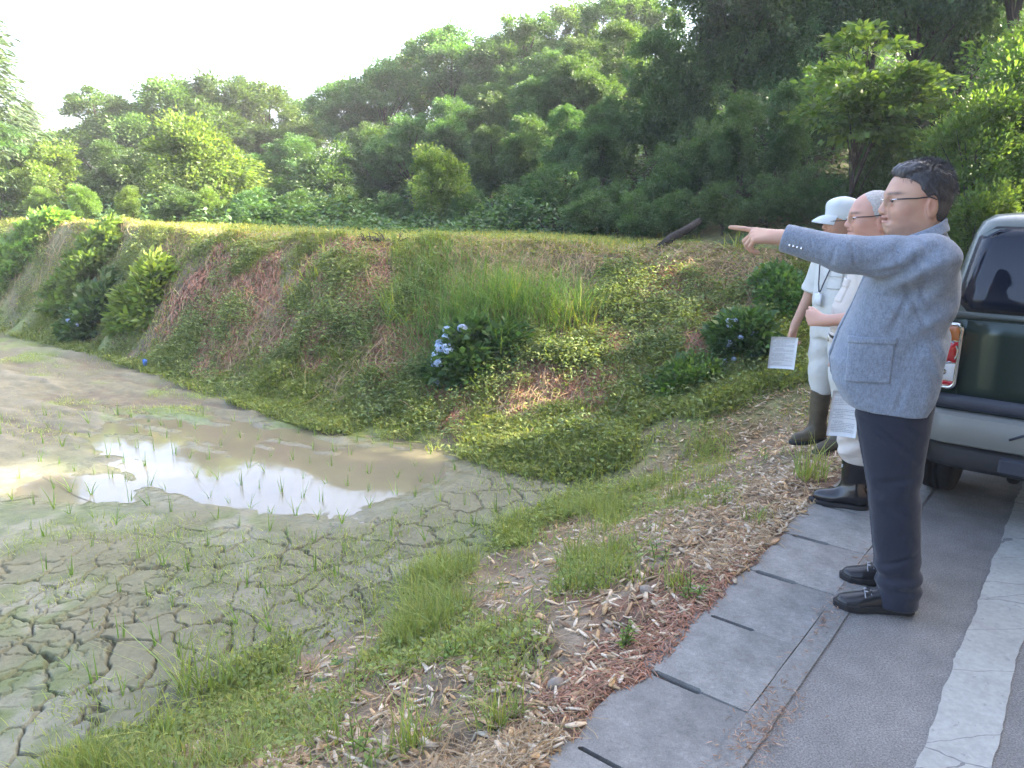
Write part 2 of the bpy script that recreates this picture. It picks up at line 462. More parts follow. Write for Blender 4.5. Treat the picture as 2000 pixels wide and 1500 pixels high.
# standing water in the low mud
def water_material():
    m = mat("muddy_water", (.175, .155, .11), .03, spec=1.0, noises=[(1.2, .85, 1.15)], bumps=[(9, .06, .01)])
    b = m.node_tree.nodes["Principled BSDF"]; b.inputs["IOR"].default_value = 1.5
    return m
M['water'] = water_material()
for nm, P in (('puddle_water', PUD1), ('puddle_water', PUD2)):
    P = np.array(P); c = P.mean(0); Q = c + (P - c) * 1.55
    th = np.concatenate([Q, c[None]]); n = len(P)
    V = np.concatenate([th, np.full((n + 1, 1), WATER_Z - .004 * (P[0, 1] < 6))], 1)
    o = link(nm, np_mesh(nm, V, [np.stack([np.arange(n), (np.arange(n) + 1) % n, np.full(n, n)], 1)[:, ::-1]], [M['water']]))
    if o.data.polygons[0].normal.z < 0: o.data.flip_normals()
    tag(o, kind='structure')

# ------------------------------------------------------------------ road, gutter, line
def strip(name, w0, w1, s0, s1, z, m, ns=60, nw=6, jag=0.0, parent=None, seed=1):
    S = np.linspace(s0, s1, ns); W = np.linspace(0, 1, nw)
    SS, WW = np.meshgrid(S, W, indexing='ij')
    j0 = jag * (vnoise(S * 9, S * 0, seed=seed) + .6 * vnoise(S * 31, S * 0, seed=seed + 2)); j1 = jag * (vnoise(S * 9, S * 0 + 3, seed=seed + 1) + .6 * vnoise(S * 31, S * 0, seed=seed + 3))
    wv = (w0 + j0)[:, None] * (1 - WW) + (w1 + j1)[:, None] * WW
    V = np.stack([SS * DX + wv * RX, SS * DY + wv * RY, np.full_like(SS, z)], -1).reshape(-1, 3)
    I, J = np.meshgrid(np.arange(ns - 1), np.arange(nw - 1), indexing='ij')
    q = np.stack([I * nw + J, I * nw + J + 1, (I + 1) * nw + J + 1, (I + 1) * nw + J], -1).reshape(-1, 4)
    o = link(name, np_mesh(name, V, [q], [m]), parent)
    if o.data.polygons[0].normal.z < 0: o.data.flip_normals()
    return o
rd = strip('road', -.594, 3.6, -9, 24, 0.0, M['asphalt'], 120, 10); tag(rd, kind='structure')
# painted edge line, cracked and worn
def paint_material():
    m = mat("worn_white_paint", (.34, .35, .335), .75, noises=[(6, .85, 1.1), (50, .85, 1.1)])
    nt = m.node_tree; N = nt.nodes; L = nt.links; b = N["Principled BSDF"]
    tc = N.new("ShaderNodeTexCoord"); mp = N.new("ShaderNodeMapping"); mp.inputs["Rotation"].default_value = (0, 0, DA)
    mp.inputs["Scale"].default_value = (1.1, 5.0, 1)
    nz = N.new("ShaderNodeTexNoise"); nz.inputs["Scale"].default_value = 9; nz.inputs["Detail"].default_value = 4
    mxv = N.new("ShaderNodeMix"); mxv.data_type = 'RGBA'; mxv.inputs[0].default_value = .12
    vo = N.new("ShaderNodeTexVoronoi"); vo.feature = 'DISTANCE_TO_EDGE'; vo.inputs["Scale"].default_value = 1.0
    L.new(tc.outputs["Object"], mp.inputs[0]); L.new(mp.outputs[0], mxv.inputs[6]); L.new(tc.outputs["Object"], nz.inputs["Vector"])
    L.new(nz.outputs[1], mxv.inputs[7]); L.new(mxv.outputs[2], vo.inputs["Vector"])
    lt = N.new("ShaderNodeMath"); lt.operation = 'LESS_THAN'; lt.inputs[1].default_value = .0045
    L.new(vo.outputs["Distance"], lt.inputs[0])
    n2 = N.new("ShaderNodeTexNoise"); n2.inputs["Scale"].default_value = 32; n2.inputs["Detail"].default_value = 8; n2.inputs["Roughness"].default_value = .75
    L.new(tc.outputs["Object"], n2.inputs["Vector"])
    gt = N.new("ShaderNodeMapRange"); gt.inputs[1].default_value = .6; gt.inputs[2].default_value = .68; L.new(n2.outputs[0], gt.inputs[0])
    mxm = N.new("ShaderNodeMath"); mxm.operation = 'MAXIMUM'; L.new(lt.outputs[0], mxm.inputs[0]); L.new(gt.outputs[0], mxm.inputs[1])
    src = b.inputs["Base Color"].links[0].from_socket
    mx = N.new("ShaderNodeMix"); mx.data_type = 'RGBA'; L.new(mxm.outputs[0], mx.inputs[0]); L.new(src, mx.inputs[6]); mx.inputs[7].default_value = (.16, .165, .17, 1)
    L.new(mx.outputs[2], b.inputs["Base Color"])
    return m
M['paint'] = paint_material()
ln = strip('road_line', -.222, -.062, -6, 18, .004, M['paint'], 900, 3, jag=.006, seed=8); tag(ln, kind='structure')
kerb = strip('gutter_edge', -.663, -.586, -6, 18, .006, M['concrete'], 200, 3, jag=.003, seed=18); tag(kerb, kind='structure')

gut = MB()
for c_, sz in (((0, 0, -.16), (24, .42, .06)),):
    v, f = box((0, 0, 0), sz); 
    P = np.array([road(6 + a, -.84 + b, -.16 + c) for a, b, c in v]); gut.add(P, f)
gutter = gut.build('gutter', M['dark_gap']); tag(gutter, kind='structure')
S0, SP = 1.516, .4415
def slab_mesh(seed):
    bm = bmesh.new()
    L2, W0, W1 = SP / 2 - .0015, -1.035, -.6665
    g = .011
    out = [(-L2, W0), (-L2, -.985), (-L2 + g, -.975), (-L2 + g, -.825), (-L2, -.815), (-L2, W1), (L2, W1), (L2, -.815), (L2 - g, -.825), (L2 - g, -.975), (L2, -.985), (L2, W0)]
    top = [bm.verts.new((s * DX + w * RX, s * DY + w * RY, .006)) for s, w in out]
    bot = [bm.verts.new((s * DX + w * RX, s * DY + w * RY, -.11)) for s, w in out]
    f = bm.faces.new(top)
    for i in range(len(out)):
        j = (i + 1) % len(out); bm.faces.new((top[i], bot[i], bot[j], top[j]))
    bmesh.ops.recalc_face_normals(bm, faces=bm.faces[:])
    me = bpy.data.meshes.new("concrete_slab"); bm.to_mesh(me); bm.free(); me.materials.append(M['concrete'])
    return me
sm_ = slab_mesh(0)
for k in range(-6, 22):
    o = link('concrete_slab', sm_, gutter)
    sx = S0 + SP * (k + .5)
    p = road(sx, 0, .0025 * random.uniform(-1, 1)); o.location = p
    o.rotation_euler = (R(random.uniform(-.25, .25)), R(random.uniform(-.25, .25)), R(random.uniform(-.3, .3)) * .3)
# ------------------------------------------------------------------ vegetation builders
A3 = lambda *a: np.array(a, float)
def unit(a): return a / (np.linalg.norm(a, axis=-1, keepdims=True) + 1e-9)

def leaf_quads(C, D, N, L, ratio=.5, fold=.18, g=None):
    """folded rhombic leaves: C base point, D direction, N face normal, L length"""
    g = g or rng
    n = len(C); L = np.broadcast_to(np.asarray(L, float), (n,))[:, None]
    D = unit(D); N = unit(N - D * (N * D).sum(-1, keepdims=True)); S = np.cross(D, N)
    mid = C + D * L * .45
    a = mid + S * L * ratio * .5 + N * L * fold * .5; b = mid - S * L * ratio * .5 + N * L * fold * .5
    tip = C + D * L - N * L * .12
    V = np.stack([C, a, tip, b], 1).reshape(-1, 3)
    k = np.arange(n)[:, None] * 4
    return V, np.concatenate([k, k + 1, k + 2, k + 3], 1)

def leaf_mass(mb, centers, radii, per, L, outward, g, flat=.55, var=.35, tint=None, ratio=.55, droop=.25):
    """leaf clumps: twig-like sprays of leaves round each centre"""
    cs = np.repeat(np.arange(len(centers)), per); n = len(cs)
    off = g.normal(size=(n, 3)); off = unit(off) * (g.random((n, 1)) ** .5)
    off[:, 2] *= flat
    C = centers[cs] + off * radii[cs][:, None]
    out = unit(outward[cs] + .55 * unit(off) + .35 * g.normal(size=(n, 3)))
    D = unit(out + np.array([0, 0, -droop])); N = unit(np.array([0, 0, .6]) + .5 * out + .65 * g.normal(size=(n, 3)))
    V, q = leaf_quads(C, D, N, L * g.uniform(.6, 1.3, n), ratio)
    cv = (1 + var * (g.random(len(centers)) - .5))[cs] * g.uniform(.8, 1.2, n)
    c = np.stack([cv * (1 + .25 * (g.random(n) - .4)), cv, cv * g.uniform(.6, 1.2, n)], 1)
    if tint is not None: c = c * np.asarray(tint)
    mb.add(V, q, np.repeat(c, 4, 0))

def crown_clumps(g, n, r, z0, z1, lobes=11):
    """clumps on the skins of several billows, as in a broadleaf crown"""
    zc, hz = (z0 + z1) / 2, (z1 - z0) / 2
    d = unit(g.normal(size=(lobes, 3))); k = g.uniform(.35, .72, (lobes, 1)); LC = d * k * A3(r, r, hz) + A3(0, 0, zc); LC[0] = (0, 0, z1 - .36 * hz)
    LR = g.uniform(.42, .62, lobes) * min(r, hz * 1.2); LR[0] *= .95
    i = g.integers(0, lobes, n); u = unit(g.normal(size=(n, 3)) + A3(0, 0, .35)); u[:, 2] = np.where(u[:, 2] < -.5, -u[:, 2], u[:, 2])
    C = LC[i] + u * LR[i][:, None] * (g.random((n, 1)) ** .25); C[:, 2] = np.maximum(C[:, 2], z0 * .6)
    out = unit(u + .5 * unit(C - A3(0, 0, zc)))
    return C, out

def tree_proto(seed, height=6.0, r=1.9, base=.22, clumps=150, per=80, L=.17, cr=.42, limbs=9, ratio=.55, tint=None, flat=.85, trunk=.09, lean=0.0):
    g = np.random.default_rng(seed)
    C, out = crown_clumps(g, clumps, r, height * base, height * .97)
    mb = MB(); leaf_mass(mb, C, cr * g.uniform(.6, 1.35, clumps), per, L, out, g, tint=tint, ratio=ratio, flat=flat)
    tb = MB()
    zz = np.linspace(0, height * .9, 9)
    px = np.cumsum(g.normal(0, .05, 9)) * height * .12 + lean * zz; py = np.cumsum(g.normal(0, .05, 9)) * height * .12
    px -= px[0]; py -= py[0]
    pts = np.stack([px, py, zz - .15], 1)
    tb.add(*tube(pts, trunk * (1 - zz / height * .85), 8))
    for i in g.choice(clumps, limbs * 2, replace=False):
        b = C[i]; k = np.clip(int(b[2] / height * 7) - 1, 1, 7)
        a = pts[k]; m1 = (a + b) / 2 + np.array([0, 0, .12 * height * .3])
        tb.add(*tube([a, a * .6 + m1 * .4, m1, b], [trunk * .42, trunk * .34, trunk * .22, trunk * .07], 5, False))
    return mb, tb

def cedar_proto(seed, height=9, r=1.7):
    g = np.random.default_rng(seed)
    n = 420
    h = g.random(n) ** .8; th = g.random(n) * 2 * np.pi
    rad = r * (1 - h) ** .75 * (.55 + .45 * g.random(n)) + .08
    C = np.stack([rad * np.cos(th), rad * np.sin(th), height * (.06 + .93 * h) - rad * .18], 1)
    out = unit(np.stack([np.cos(th), np.sin(th), np.full(n, -.25)], 1))
    mb = MB(); leaf_mass(mb, C, np.full(n, .36), 46, .2, out, g, flat=.6, ratio=.22, droop=.5)
    tb = MB(); tb.add(*tube([(0, 0, -.2), (0, 0, height * .5), (0, 0, height * .97)], [.17, .1, .02], 8))
    return mb, tb

PROTO = {}
def make_proto(key, mbs, leafmat, barkmat=None, cname='crown', tname='trunk'):
    mb, tb = mbs
    PROTO[key] = (mb.mesh(key + '_' + cname, leafmat), tb.mesh(key + '_' + tname, barkmat or M['bark'], True), cname, tname)
def plant(key, name, loc, sc, rz, label, cat, group=None, wide=1.0):
    o = empty(name, loc, rz); cm, tm, cn, tn = PROTO[key]
    o.scale = (sc * wide, sc * wide, sc)
    a = link(cn, cm, o); b = link(tn, tm, o)
    tag(o, label, cat, group)
    return o

make_proto('oak', tree_proto(1, 6, 2.2, .16, 240, 125, .12, .36), M['leaf'])
make_proto('elm', tree_proto(2, 6, 2.0, .12, 230, 125, .115, .34), M['leaf'])
make_proto('ash', tree_proto(3, 6, 2.1, .16, 200, 130, .125, .38, tint=(1.12, 1.08, .9)), M['leaf'])
make_proto('dense', tree_proto(4, 6, 2.2, .02, 320, 125, .115, .37), M['leaf'])
make_proto('bush', tree_proto(5, 2.4, 1.6, .02, 150, 115, .09, .27, limbs=6, trunk=.05), M['leaf'])
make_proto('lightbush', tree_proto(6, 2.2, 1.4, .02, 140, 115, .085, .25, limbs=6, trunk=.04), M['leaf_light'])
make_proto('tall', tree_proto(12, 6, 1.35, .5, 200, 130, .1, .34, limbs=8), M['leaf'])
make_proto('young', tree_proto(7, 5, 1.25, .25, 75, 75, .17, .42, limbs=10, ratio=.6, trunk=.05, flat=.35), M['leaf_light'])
make_proto('backlit', tree_proto(8, 5, 2.0, .04, 200, 120, .115, .4), M['leaf_light'])  # backlit look comes from the paler, more translucent leaves
make_proto('cedar', cedar_proto(9), M['needle'])

def spot(u, D):
    """ground point at distance D in the direction of photo column u"""
    a = math.atan((u - 1000) / 1450 / .985)
    return D * math.sin(a), D * math.cos(a)
def topz(u, v, D):
    a, b = (u - 1000) / 1450, (750 - v) / 1450
    fw, up = .9713 + b * .2378, -.2378 + b * .9713
    return 1.5 + D * up / math.hypot(a, fw)
PH = dict(tall=6, oak=6, elm=6, ash=6, dense=6, bush=2.4, lightbush=2.2, young=5, backlit=5, cedar=9)
def grow(key, name, u, D, v, label, cat='tree', group=None, wide=1.0, dz=0.0, free=False):
    az_ = math.degrees(math.atan((u - 1000) / 1450 / .985)); D = D if free else max(D, float(np.interp(az_, CA, CR)) + 1.2)
    x, y = spot(u, D); z = float(H(np.array([x]), np.array([y]))[0]) + dz
    sc = max((topz(u, v, D) - z) / (PH[key] * .98), .25)
    return plant(key, name, (x, y, z), sc, random.uniform(0, 6.28), label, cat, group, wide)

ORD = ['first', 'second', 'third', 'fourth', 'fifth', 'sixth', 'seventh', 'eighth', 'ninth', 'tenth', 'eleventh', 'twelfth', 'thirteenth', 'fourteenth', 'fifteenth', 'sixteenth', 'seventeenth', 'eighteenth', 'nineteenth', 'twentieth', 'twenty-first', 'twenty-second', 'twenty-third', 'twenty-fourth', 'twenty-fifth', 'twenty-sixth']
GF = 'trees of the wood behind the bank'
grow('cedar', 'cedar_tree', -18, 17, -150, 'tall hazy cedar cut by the left edge of the picture', 'tree', GF, 1.7)
for u, D, v, l in ((62, 36, 222, 'small distant cedar top nearest the tall cedar'), (97, 38, 212, 'middle one of the small distant cedar tops'), (122, 40, 205, 'pointed distant cedar top, rightmost of the far cedars')):
    grow('cedar', 'cedar_tree', u, D, v, l, 'tree', GF, .9)
sky_row = [(165, 27, 268, 'ash'), (240, 25, 182, 'oak'), (310, 26, 215, 'elm'), (375, 24, 165, 'ash'), (432, 27, 180, 'elm'), (485, 24, 150, 'oak'), (560, 25, 178, 'ash'), (632, 26, 195, 'elm'), (700, 23, 160, 'oak'), (768, 22, 120, 'elm'), (838, 24, 92, 'ash'), (892, 22, 55, 'oak'), (962, 23, 85, 'elm'), (1024, 20, 28, 'oak'), (1095, 22, 15, 'ash'), (1160, 20, -5, 'dense'), (1232, 21, -25, 'oak')]
for i, (u, D, v, k) in enumerate(sky_row):
    grow(k, 'broadleaf_tree', u, D, v, f'broadleaf tree against the white sky, {ORD[i]} from the left along the skyline', 'tree', GF, random.uniform(1.1, 1.3))
mid_row = [(40, 18, 232, 'dense'), (150, 18.5, 300, 'lightbush'), (255, 19, 275, 'dense'), (345, 18.5, 300, 'bush'), (425, 17, 262, 'lightbush'), (520, 18, 300, 'dense'), (600, 18, 262, 'dense'), (672, 17, 300, 'bush'), (740, 18, 240, 'dense'), (815, 17, 225, 'oak'), (890, 17, 190, 'dense'), (968, 17, 180, 'dense'), (1045, 16, 150, 'dense'), (1120, 16, 110, 'oak'), (935, 19, 165, 'dense'), (1000, 19, 125, 'dense'), (1068, 18.5, 95, 'dense'), (1130, 18, 70, 'dense'), (1195, 17, 40, 'dense'), (960, 15, 260, 'dense'), (1030, 14.5, 240, 'dense'), (1100, 14, 210, 'dense'), (1165, 13, 250, 'dense')]
for i, (u, D, v, k) in enumerate(mid_row):
    n = 'shrub' if 'bush' in k else 'broadleaf_tree'
    grow(k, n, u, D, v, f'{"sunlit bushy" if k == "lightbush" else "dark leafy"} {"shrub" if "bush" in k else "tree"} half way up the wood, {ORD[i]} from the left in the middle row', n.split('_')[-1], GF, 1.1)
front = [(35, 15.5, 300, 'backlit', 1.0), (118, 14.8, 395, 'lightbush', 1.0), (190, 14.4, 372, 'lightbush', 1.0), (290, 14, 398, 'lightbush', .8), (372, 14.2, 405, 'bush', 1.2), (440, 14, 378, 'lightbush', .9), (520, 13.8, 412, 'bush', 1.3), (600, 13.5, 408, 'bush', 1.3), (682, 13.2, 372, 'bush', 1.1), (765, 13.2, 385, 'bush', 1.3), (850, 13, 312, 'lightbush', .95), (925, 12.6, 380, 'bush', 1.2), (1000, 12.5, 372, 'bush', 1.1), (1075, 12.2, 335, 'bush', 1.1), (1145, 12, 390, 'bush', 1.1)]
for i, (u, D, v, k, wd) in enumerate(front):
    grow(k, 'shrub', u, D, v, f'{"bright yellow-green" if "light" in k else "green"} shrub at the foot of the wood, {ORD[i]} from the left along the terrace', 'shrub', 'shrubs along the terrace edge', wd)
right = [(1180, 13.5, 190, 'dense'), (1255, 13, 60, 'dense'), (1330, 13.2, -60, 'dense'), (1405, 13.5, -130, 'oak'), (1480, 13.6, -170, 'dense'), (1560, 14, -200, 'elm'), (1640, 14.5, -220, 'ash'), (1722, 15, -240, 'oak'), (1810, 15.5, -240, 'dense'), (1890, 14.5, -330, 'tall'), (1985, 13.8, -420, 'tall'), (2085, 14.5, -420, 'tall')]
for i, (u, D, v, k) in enumerate(right):
    grow(k, 'broadleaf_tree', u, D, v, f'tall dark shaded tree on the wooded slope, {ORD[i]} from the left in the right-hand block', 'tree', GF, .82)
under = [(1150, 10.9, 400, 'bush', 1.3), (1232, 10.4, 415, 'bush', 1.2), (1310, 10.3, 400, 'bush', 1.1), (1395, 10.0, 410, 'bush', 1.2), (1205, 11.4, 375, 'bush', 1.0), (1285, 11.2, 300, 'bush', .8), (1350, 11.4, 250, 'bush', .72), (1420, 11, 215, 'dense', .75), (1500, 11.2, 190, 'dense', .72), (1560, 10.6, 330, 'bush', .9), (1590, 12.5, 150, 'dense', .7), (1660, 12.2, 210, 'dense', .7), (1480, 10, 420, 'bush', 1.1), (1700, 11, 300, 'bush', .9), (1590, 9.9, 440, 'bush', 1.0)]
for i, (u, D, v, k, wd) in enumerate(under):
    grow(k, 'shrub', u, D, v, f'deep green undergrowth shrub in front of the tall dark trees, {ORD[i]} planted of that thicket', 'shrub', 'undergrowth of the dark wood', wd)
grow('young', 'sapling', 1625, 9.6, 45, 'slender sapling with large sunlit leaves above the white cap', 'tree', None, 1.15)
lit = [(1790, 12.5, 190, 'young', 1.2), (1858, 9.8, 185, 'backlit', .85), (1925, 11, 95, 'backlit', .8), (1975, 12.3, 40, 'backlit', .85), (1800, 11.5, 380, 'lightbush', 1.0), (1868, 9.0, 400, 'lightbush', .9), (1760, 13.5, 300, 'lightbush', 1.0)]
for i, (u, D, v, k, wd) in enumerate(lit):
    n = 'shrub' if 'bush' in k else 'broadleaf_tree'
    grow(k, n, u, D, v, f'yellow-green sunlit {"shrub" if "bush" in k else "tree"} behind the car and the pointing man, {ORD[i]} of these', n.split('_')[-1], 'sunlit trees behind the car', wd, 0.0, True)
# the wood goes on unseen across the road; heights and gaps shaped for shade
for i in (0, 1, 2, 3, 4, 5, 6, 7, 8, 10):
    s, w, hgt, k = -6 + 2.7 * i, (7.2 if i == 7 else (4.9, 6.2, 5.3)[i % 3]), ((10.5, 11.5, 9.8)[i % 3] if i < 8 else (4.7, 0, 11.3)[i - 8]), ('dense', 'oak', 'dense')[i % 3]
    p = road(s, w); z = float(H(np.array([p[0]]), np.array([p[1]]))[0])
    plant(k, 'broadleaf_tree', (p[0], p[1], z), hgt / 6, i * 1.7, 'tree of the same wood across the road, out of the picture', 'tree', 'trees across the road', .7 if i == 7 else .85)

# undergrowth that covers the floor of the wood
g3 = np.random.default_rng(33); n = 75000
r_ = 9.5 * (30 / 9.5) ** g3.random(n); a_ = np.radians(g3.uniform(-36, 46, n)); x_, y_ = r_ * np.sin(a_), r_ * np.cos(a_)
s_, w_, az_, rr_, rf_, rc_, t_ = zones(x_, y_); k_ = (rr_ > rc_ + 1.3 + .8 * vnoise(x_ * 1.1, y_ * 1.1, seed=5)) & ((w_ < -1.8) | (s_ > 13)); x_, y_ = x_[k_], y_[k_]; n = len(x_)
P_ = np.column_stack([x_, y_, H(x_, y_) + g3.random(n) ** 1.5 * .55 * (.6 + .6 * vnoise(x_ * .8, y_ * .8, seed=6))])
V_, q_ = leaf_quads(P_, unit(g3.normal(size=(n, 3)) * A3(1, 1, .4)), A3(0, 0, 1) + .5 * g3.normal(size=(n, 3)), g3.uniform(.05, .1, n) * (r_[k_] / 11) ** 1.2, .5)
c_ = g3.uniform(.6, 1.2, (n, 1)) * np.ones((1, 3)); mb = MB(); mb.add(V_, q_, np.repeat(c_, 4, 0)); tag(mb.build('forest_undergrowth', M['leaf']), kind='stuff')
# ------------------------------------------------------------------ implicit surfaces -> meshes
def smin(a, b, k):
    h = np.maximum(k - np.abs(a - b), 0) / k
    return np.minimum(a, b) - h * h * k * .25
def smax(a, b, k): return -smin(-a, -b, k)

def surface(fn, lo, hi, res, slack=.03):
    lo = np.asarray(lo, float); hi = np.asarray(hi, float); B = 8
    nb = np.ceil((hi - lo) / (res * B)).astype(int); n = nb * B
    c = [(np.arange(nb[k]) + .5) * B * res + lo[k] for k in range(3)]
    G = np.stack(np.meshgrid(*c, indexing='ij'), -1).reshape(-1, 3)
    dc = fn(G)
    D = np.repeat(np.repeat(np.repeat(dc.reshape(nb), B, 0), B, 1), B, 2).astype(np.float32)
    D = np.where(D > 0, 1.0, -1.0).astype(np.float32)
    act = np.nonzero(np.abs(dc) < res * B * .87 * 1.25 + slack)[0]
    o = np.stack(np.meshgrid(*[np.arange(B)] * 3, indexing='ij'), -1).reshape(-1, 3)
    bi = np.stack(np.unravel_index(act, nb), -1)
    for k in range(0, len(bi), 400):
        idx = (bi[k:k + 400, None] * B + o[None]).reshape(-1, 3)
        D[idx[:, 0], idx[:, 1], idx[:, 2]] = fn((idx + .5) * res + lo)
    S = D < 0
    cells = np.zeros(tuple(n - 1), np.uint8)
    for a in (0, 1):
        for b in (0, 1):
            for d in (0, 1): cells += S[a:n[0] - 1 + a, b:n[1] - 1 + b, d:n[2] - 1 + d]
    I = np.stack(np.nonzero((cells > 0) & (cells < 8)), -1)
    idm = np.full(tuple(n - 1), -1, np.int32); idm[I[:, 0], I[:, 1], I[:, 2]] = np.arange(len(I))
    acc = np.zeros((len(I), 3)); cnt = np.zeros(len(I))
    cor = [(a, b, d) for a in (0, 1) for b in (0, 1) for d in (0, 1)]
    val = {q: D[I[:, 0] + q[0], I[:, 1] + q[1], I[:, 2] + q[2]].astype(float) for q in cor}
    for q in cor:
        for ax in range(3):
            if q[ax]: continue
            p = list(q); p[ax] = 1; p = tuple(p)
            va, vb = val[q], val[p]; m = (va < 0) != (vb < 0)
            t = np.where(m, va / np.where(m, va - vb, 1), 0)
            pt = np.tile(np.array(q, float), (len(I), 1)); pt[:, ax] = t
            acc += pt * m[:, None]; cnt += m
    V = (I + acc / cnt[:, None] + .5) * res + lo
    F = []
    for ax in range(3):
        sl0 = [slice(1, n[k] - 1) for k in range(3)]; sl0[ax] = slice(0, n[ax] - 1)
        sl1 = list(sl0); sl1[ax] = slice(1, n[ax])
        a, b = S[tuple(sl0)], S[tuple(sl1)]
        e = np.stack(np.nonzero(a != b), -1)
        flip = a[e[:, 0], e[:, 1], e[:, 2]]
        for k in range(3):
            if k != ax: e[:, k] += 1
        u, v = [(1, 2), (2, 0), (0, 1)][ax]
        def cid(du, dv):
            q = e.copy(); q[:, u] -= du; q[:, v] -= dv
            return idm[q[:, 0], q[:, 1], q[:, 2]]
        Q = np.stack([cid(1, 1), cid(0, 1), cid(0, 0), cid(1, 0)], -1)
        Q[~flip] = Q[~flip][:, ::-1]
        F.append(Q[(Q >= 0).all(1)])
    return V, np.concatenate(F)

def relax(V, F, it=2, lam=.5):
    E = np.concatenate([F[:, [0, 1]], F[:, [1, 2]], F[:, [2, 3]], F[:, [3, 0]]]); E = np.concatenate([E, E[:, ::-1]])
    deg = np.bincount(E[:, 0], minlength=len(V))[:, None]
    for _ in range(it):
        s = np.stack([np.bincount(E[:, 0], V[E[:, 1], k], minlength=len(V)) for k in range(3)], 1) / np.maximum(deg, 1)
        V = V + lam * (s - V)
    return V

A3 = lambda *a: np.array(a, float)
def ell(P, c, r, rz=0.0, ry=0.0):
    q = P - np.asarray(c)
    if ry: q = np.stack([q[:, 0] * math.cos(ry) - q[:, 2] * math.sin(ry), q[:, 1], q[:, 0] * math.sin(ry) + q[:, 2] * math.cos(ry)], 1)
    if rz: q = np.stack([q[:, 0] * math.cos(rz) + q[:, 1] * math.sin(rz), -q[:, 0] * math.sin(rz) + q[:, 1] * math.cos(rz), q[:, 2]], 1)
    r = np.asarray(r, float); k0 = np.linalg.norm(q / r, axis=1); k1 = np.linalg.norm(q / r ** 2, axis=1) + 1e-9
    return k0 * (k0 - 1) / k1
def cone(P, a, b, ra, rb, sq=None):
    """tapered capsule; sq=(axis, factor) flattens it"""
    a = np.asarray(a, float); b = np.asarray(b, float)
    if sq is not None:
        ax = unit(np.asarray(sq[0], float)); f = sq[1]
        P = P + np.outer((P - a) @ ax * (1 / f - 1), ax); b = b + ax * ((b - a) @ ax) * (1 / f - 1)
    ab = b - a; t = np.clip(((P - a) @ ab) / (ab @ ab + 1e-12), 0, 1)
    return np.linalg.norm(P - a - t[:, None] * ab, axis=1) - (ra + (rb - ra) * t)
def chain(P, pts, rad, k=.01):
    d = cone(P, pts[0], pts[1], rad[0], rad[1])
    for i in range(1, len(pts) - 1): d = smin(d, cone(P, pts[i], pts[i + 1], rad[i], rad[i + 1]), k)
    return d
def loft(P, secs, k=2.4, cap=True):
    """stack of super-elliptic sections (z, x_back, x_front, y_centre, half_width)"""
    S = np.asarray(secs, float); z = P[:, 2]
    f = lambda j: np.interp(z, S[:, 0], S[:, j])
    xb, xf, yc, ry = f(1), f(2), f(3), f(4)
    cx, rx = (xb + xf) / 2, (xf - xb) / 2
    if S.shape[1] > 5: k = f(5)
    q = (np.abs((P[:, 0] - cx) / rx) ** k + np.abs((P[:, 1] - yc) / ry) ** k) ** (1 / k)
    d = (q - 1) * np.minimum(rx, ry) * .9
    if cap: d = smax(d, np.maximum(z - S[-1, 0], S[0, 0] - z), .012)
    return d
def folds(P, dirv, freq, amp, seed, warp=.4):
    """cloth folds: ridges across the direction dirv"""
    dirv = unit(np.asarray(dirv, float)); s = P @ dirv
    n = vnoise(P[:, 0] * 6, P[:, 1] * 6, P[:, 2] * 6, seed=seed)
    m = smooth01(.5 + vnoise(P[:, 0] * 4, P[:, 1] * 4, P[:, 2] * 4, seed=seed + 1))
    return amp * np.sin(s * freq + n * 4 * warp * 2) * m

def to_mesh(name, V, F, m, parent, col=None, it=2, off=None):
    V = relax(V, F, it)
    return link(name, np_mesh(name, V, [F], [m], True, col(V) if callable(col) else col), parent)
def solid(name, fn, lo, hi, res, m, parent, col=None, it=2, slack=.03):
    V, F = surface(fn, lo, hi, res, slack)
    return to_mesh(name, V, F, m, parent, col, it)

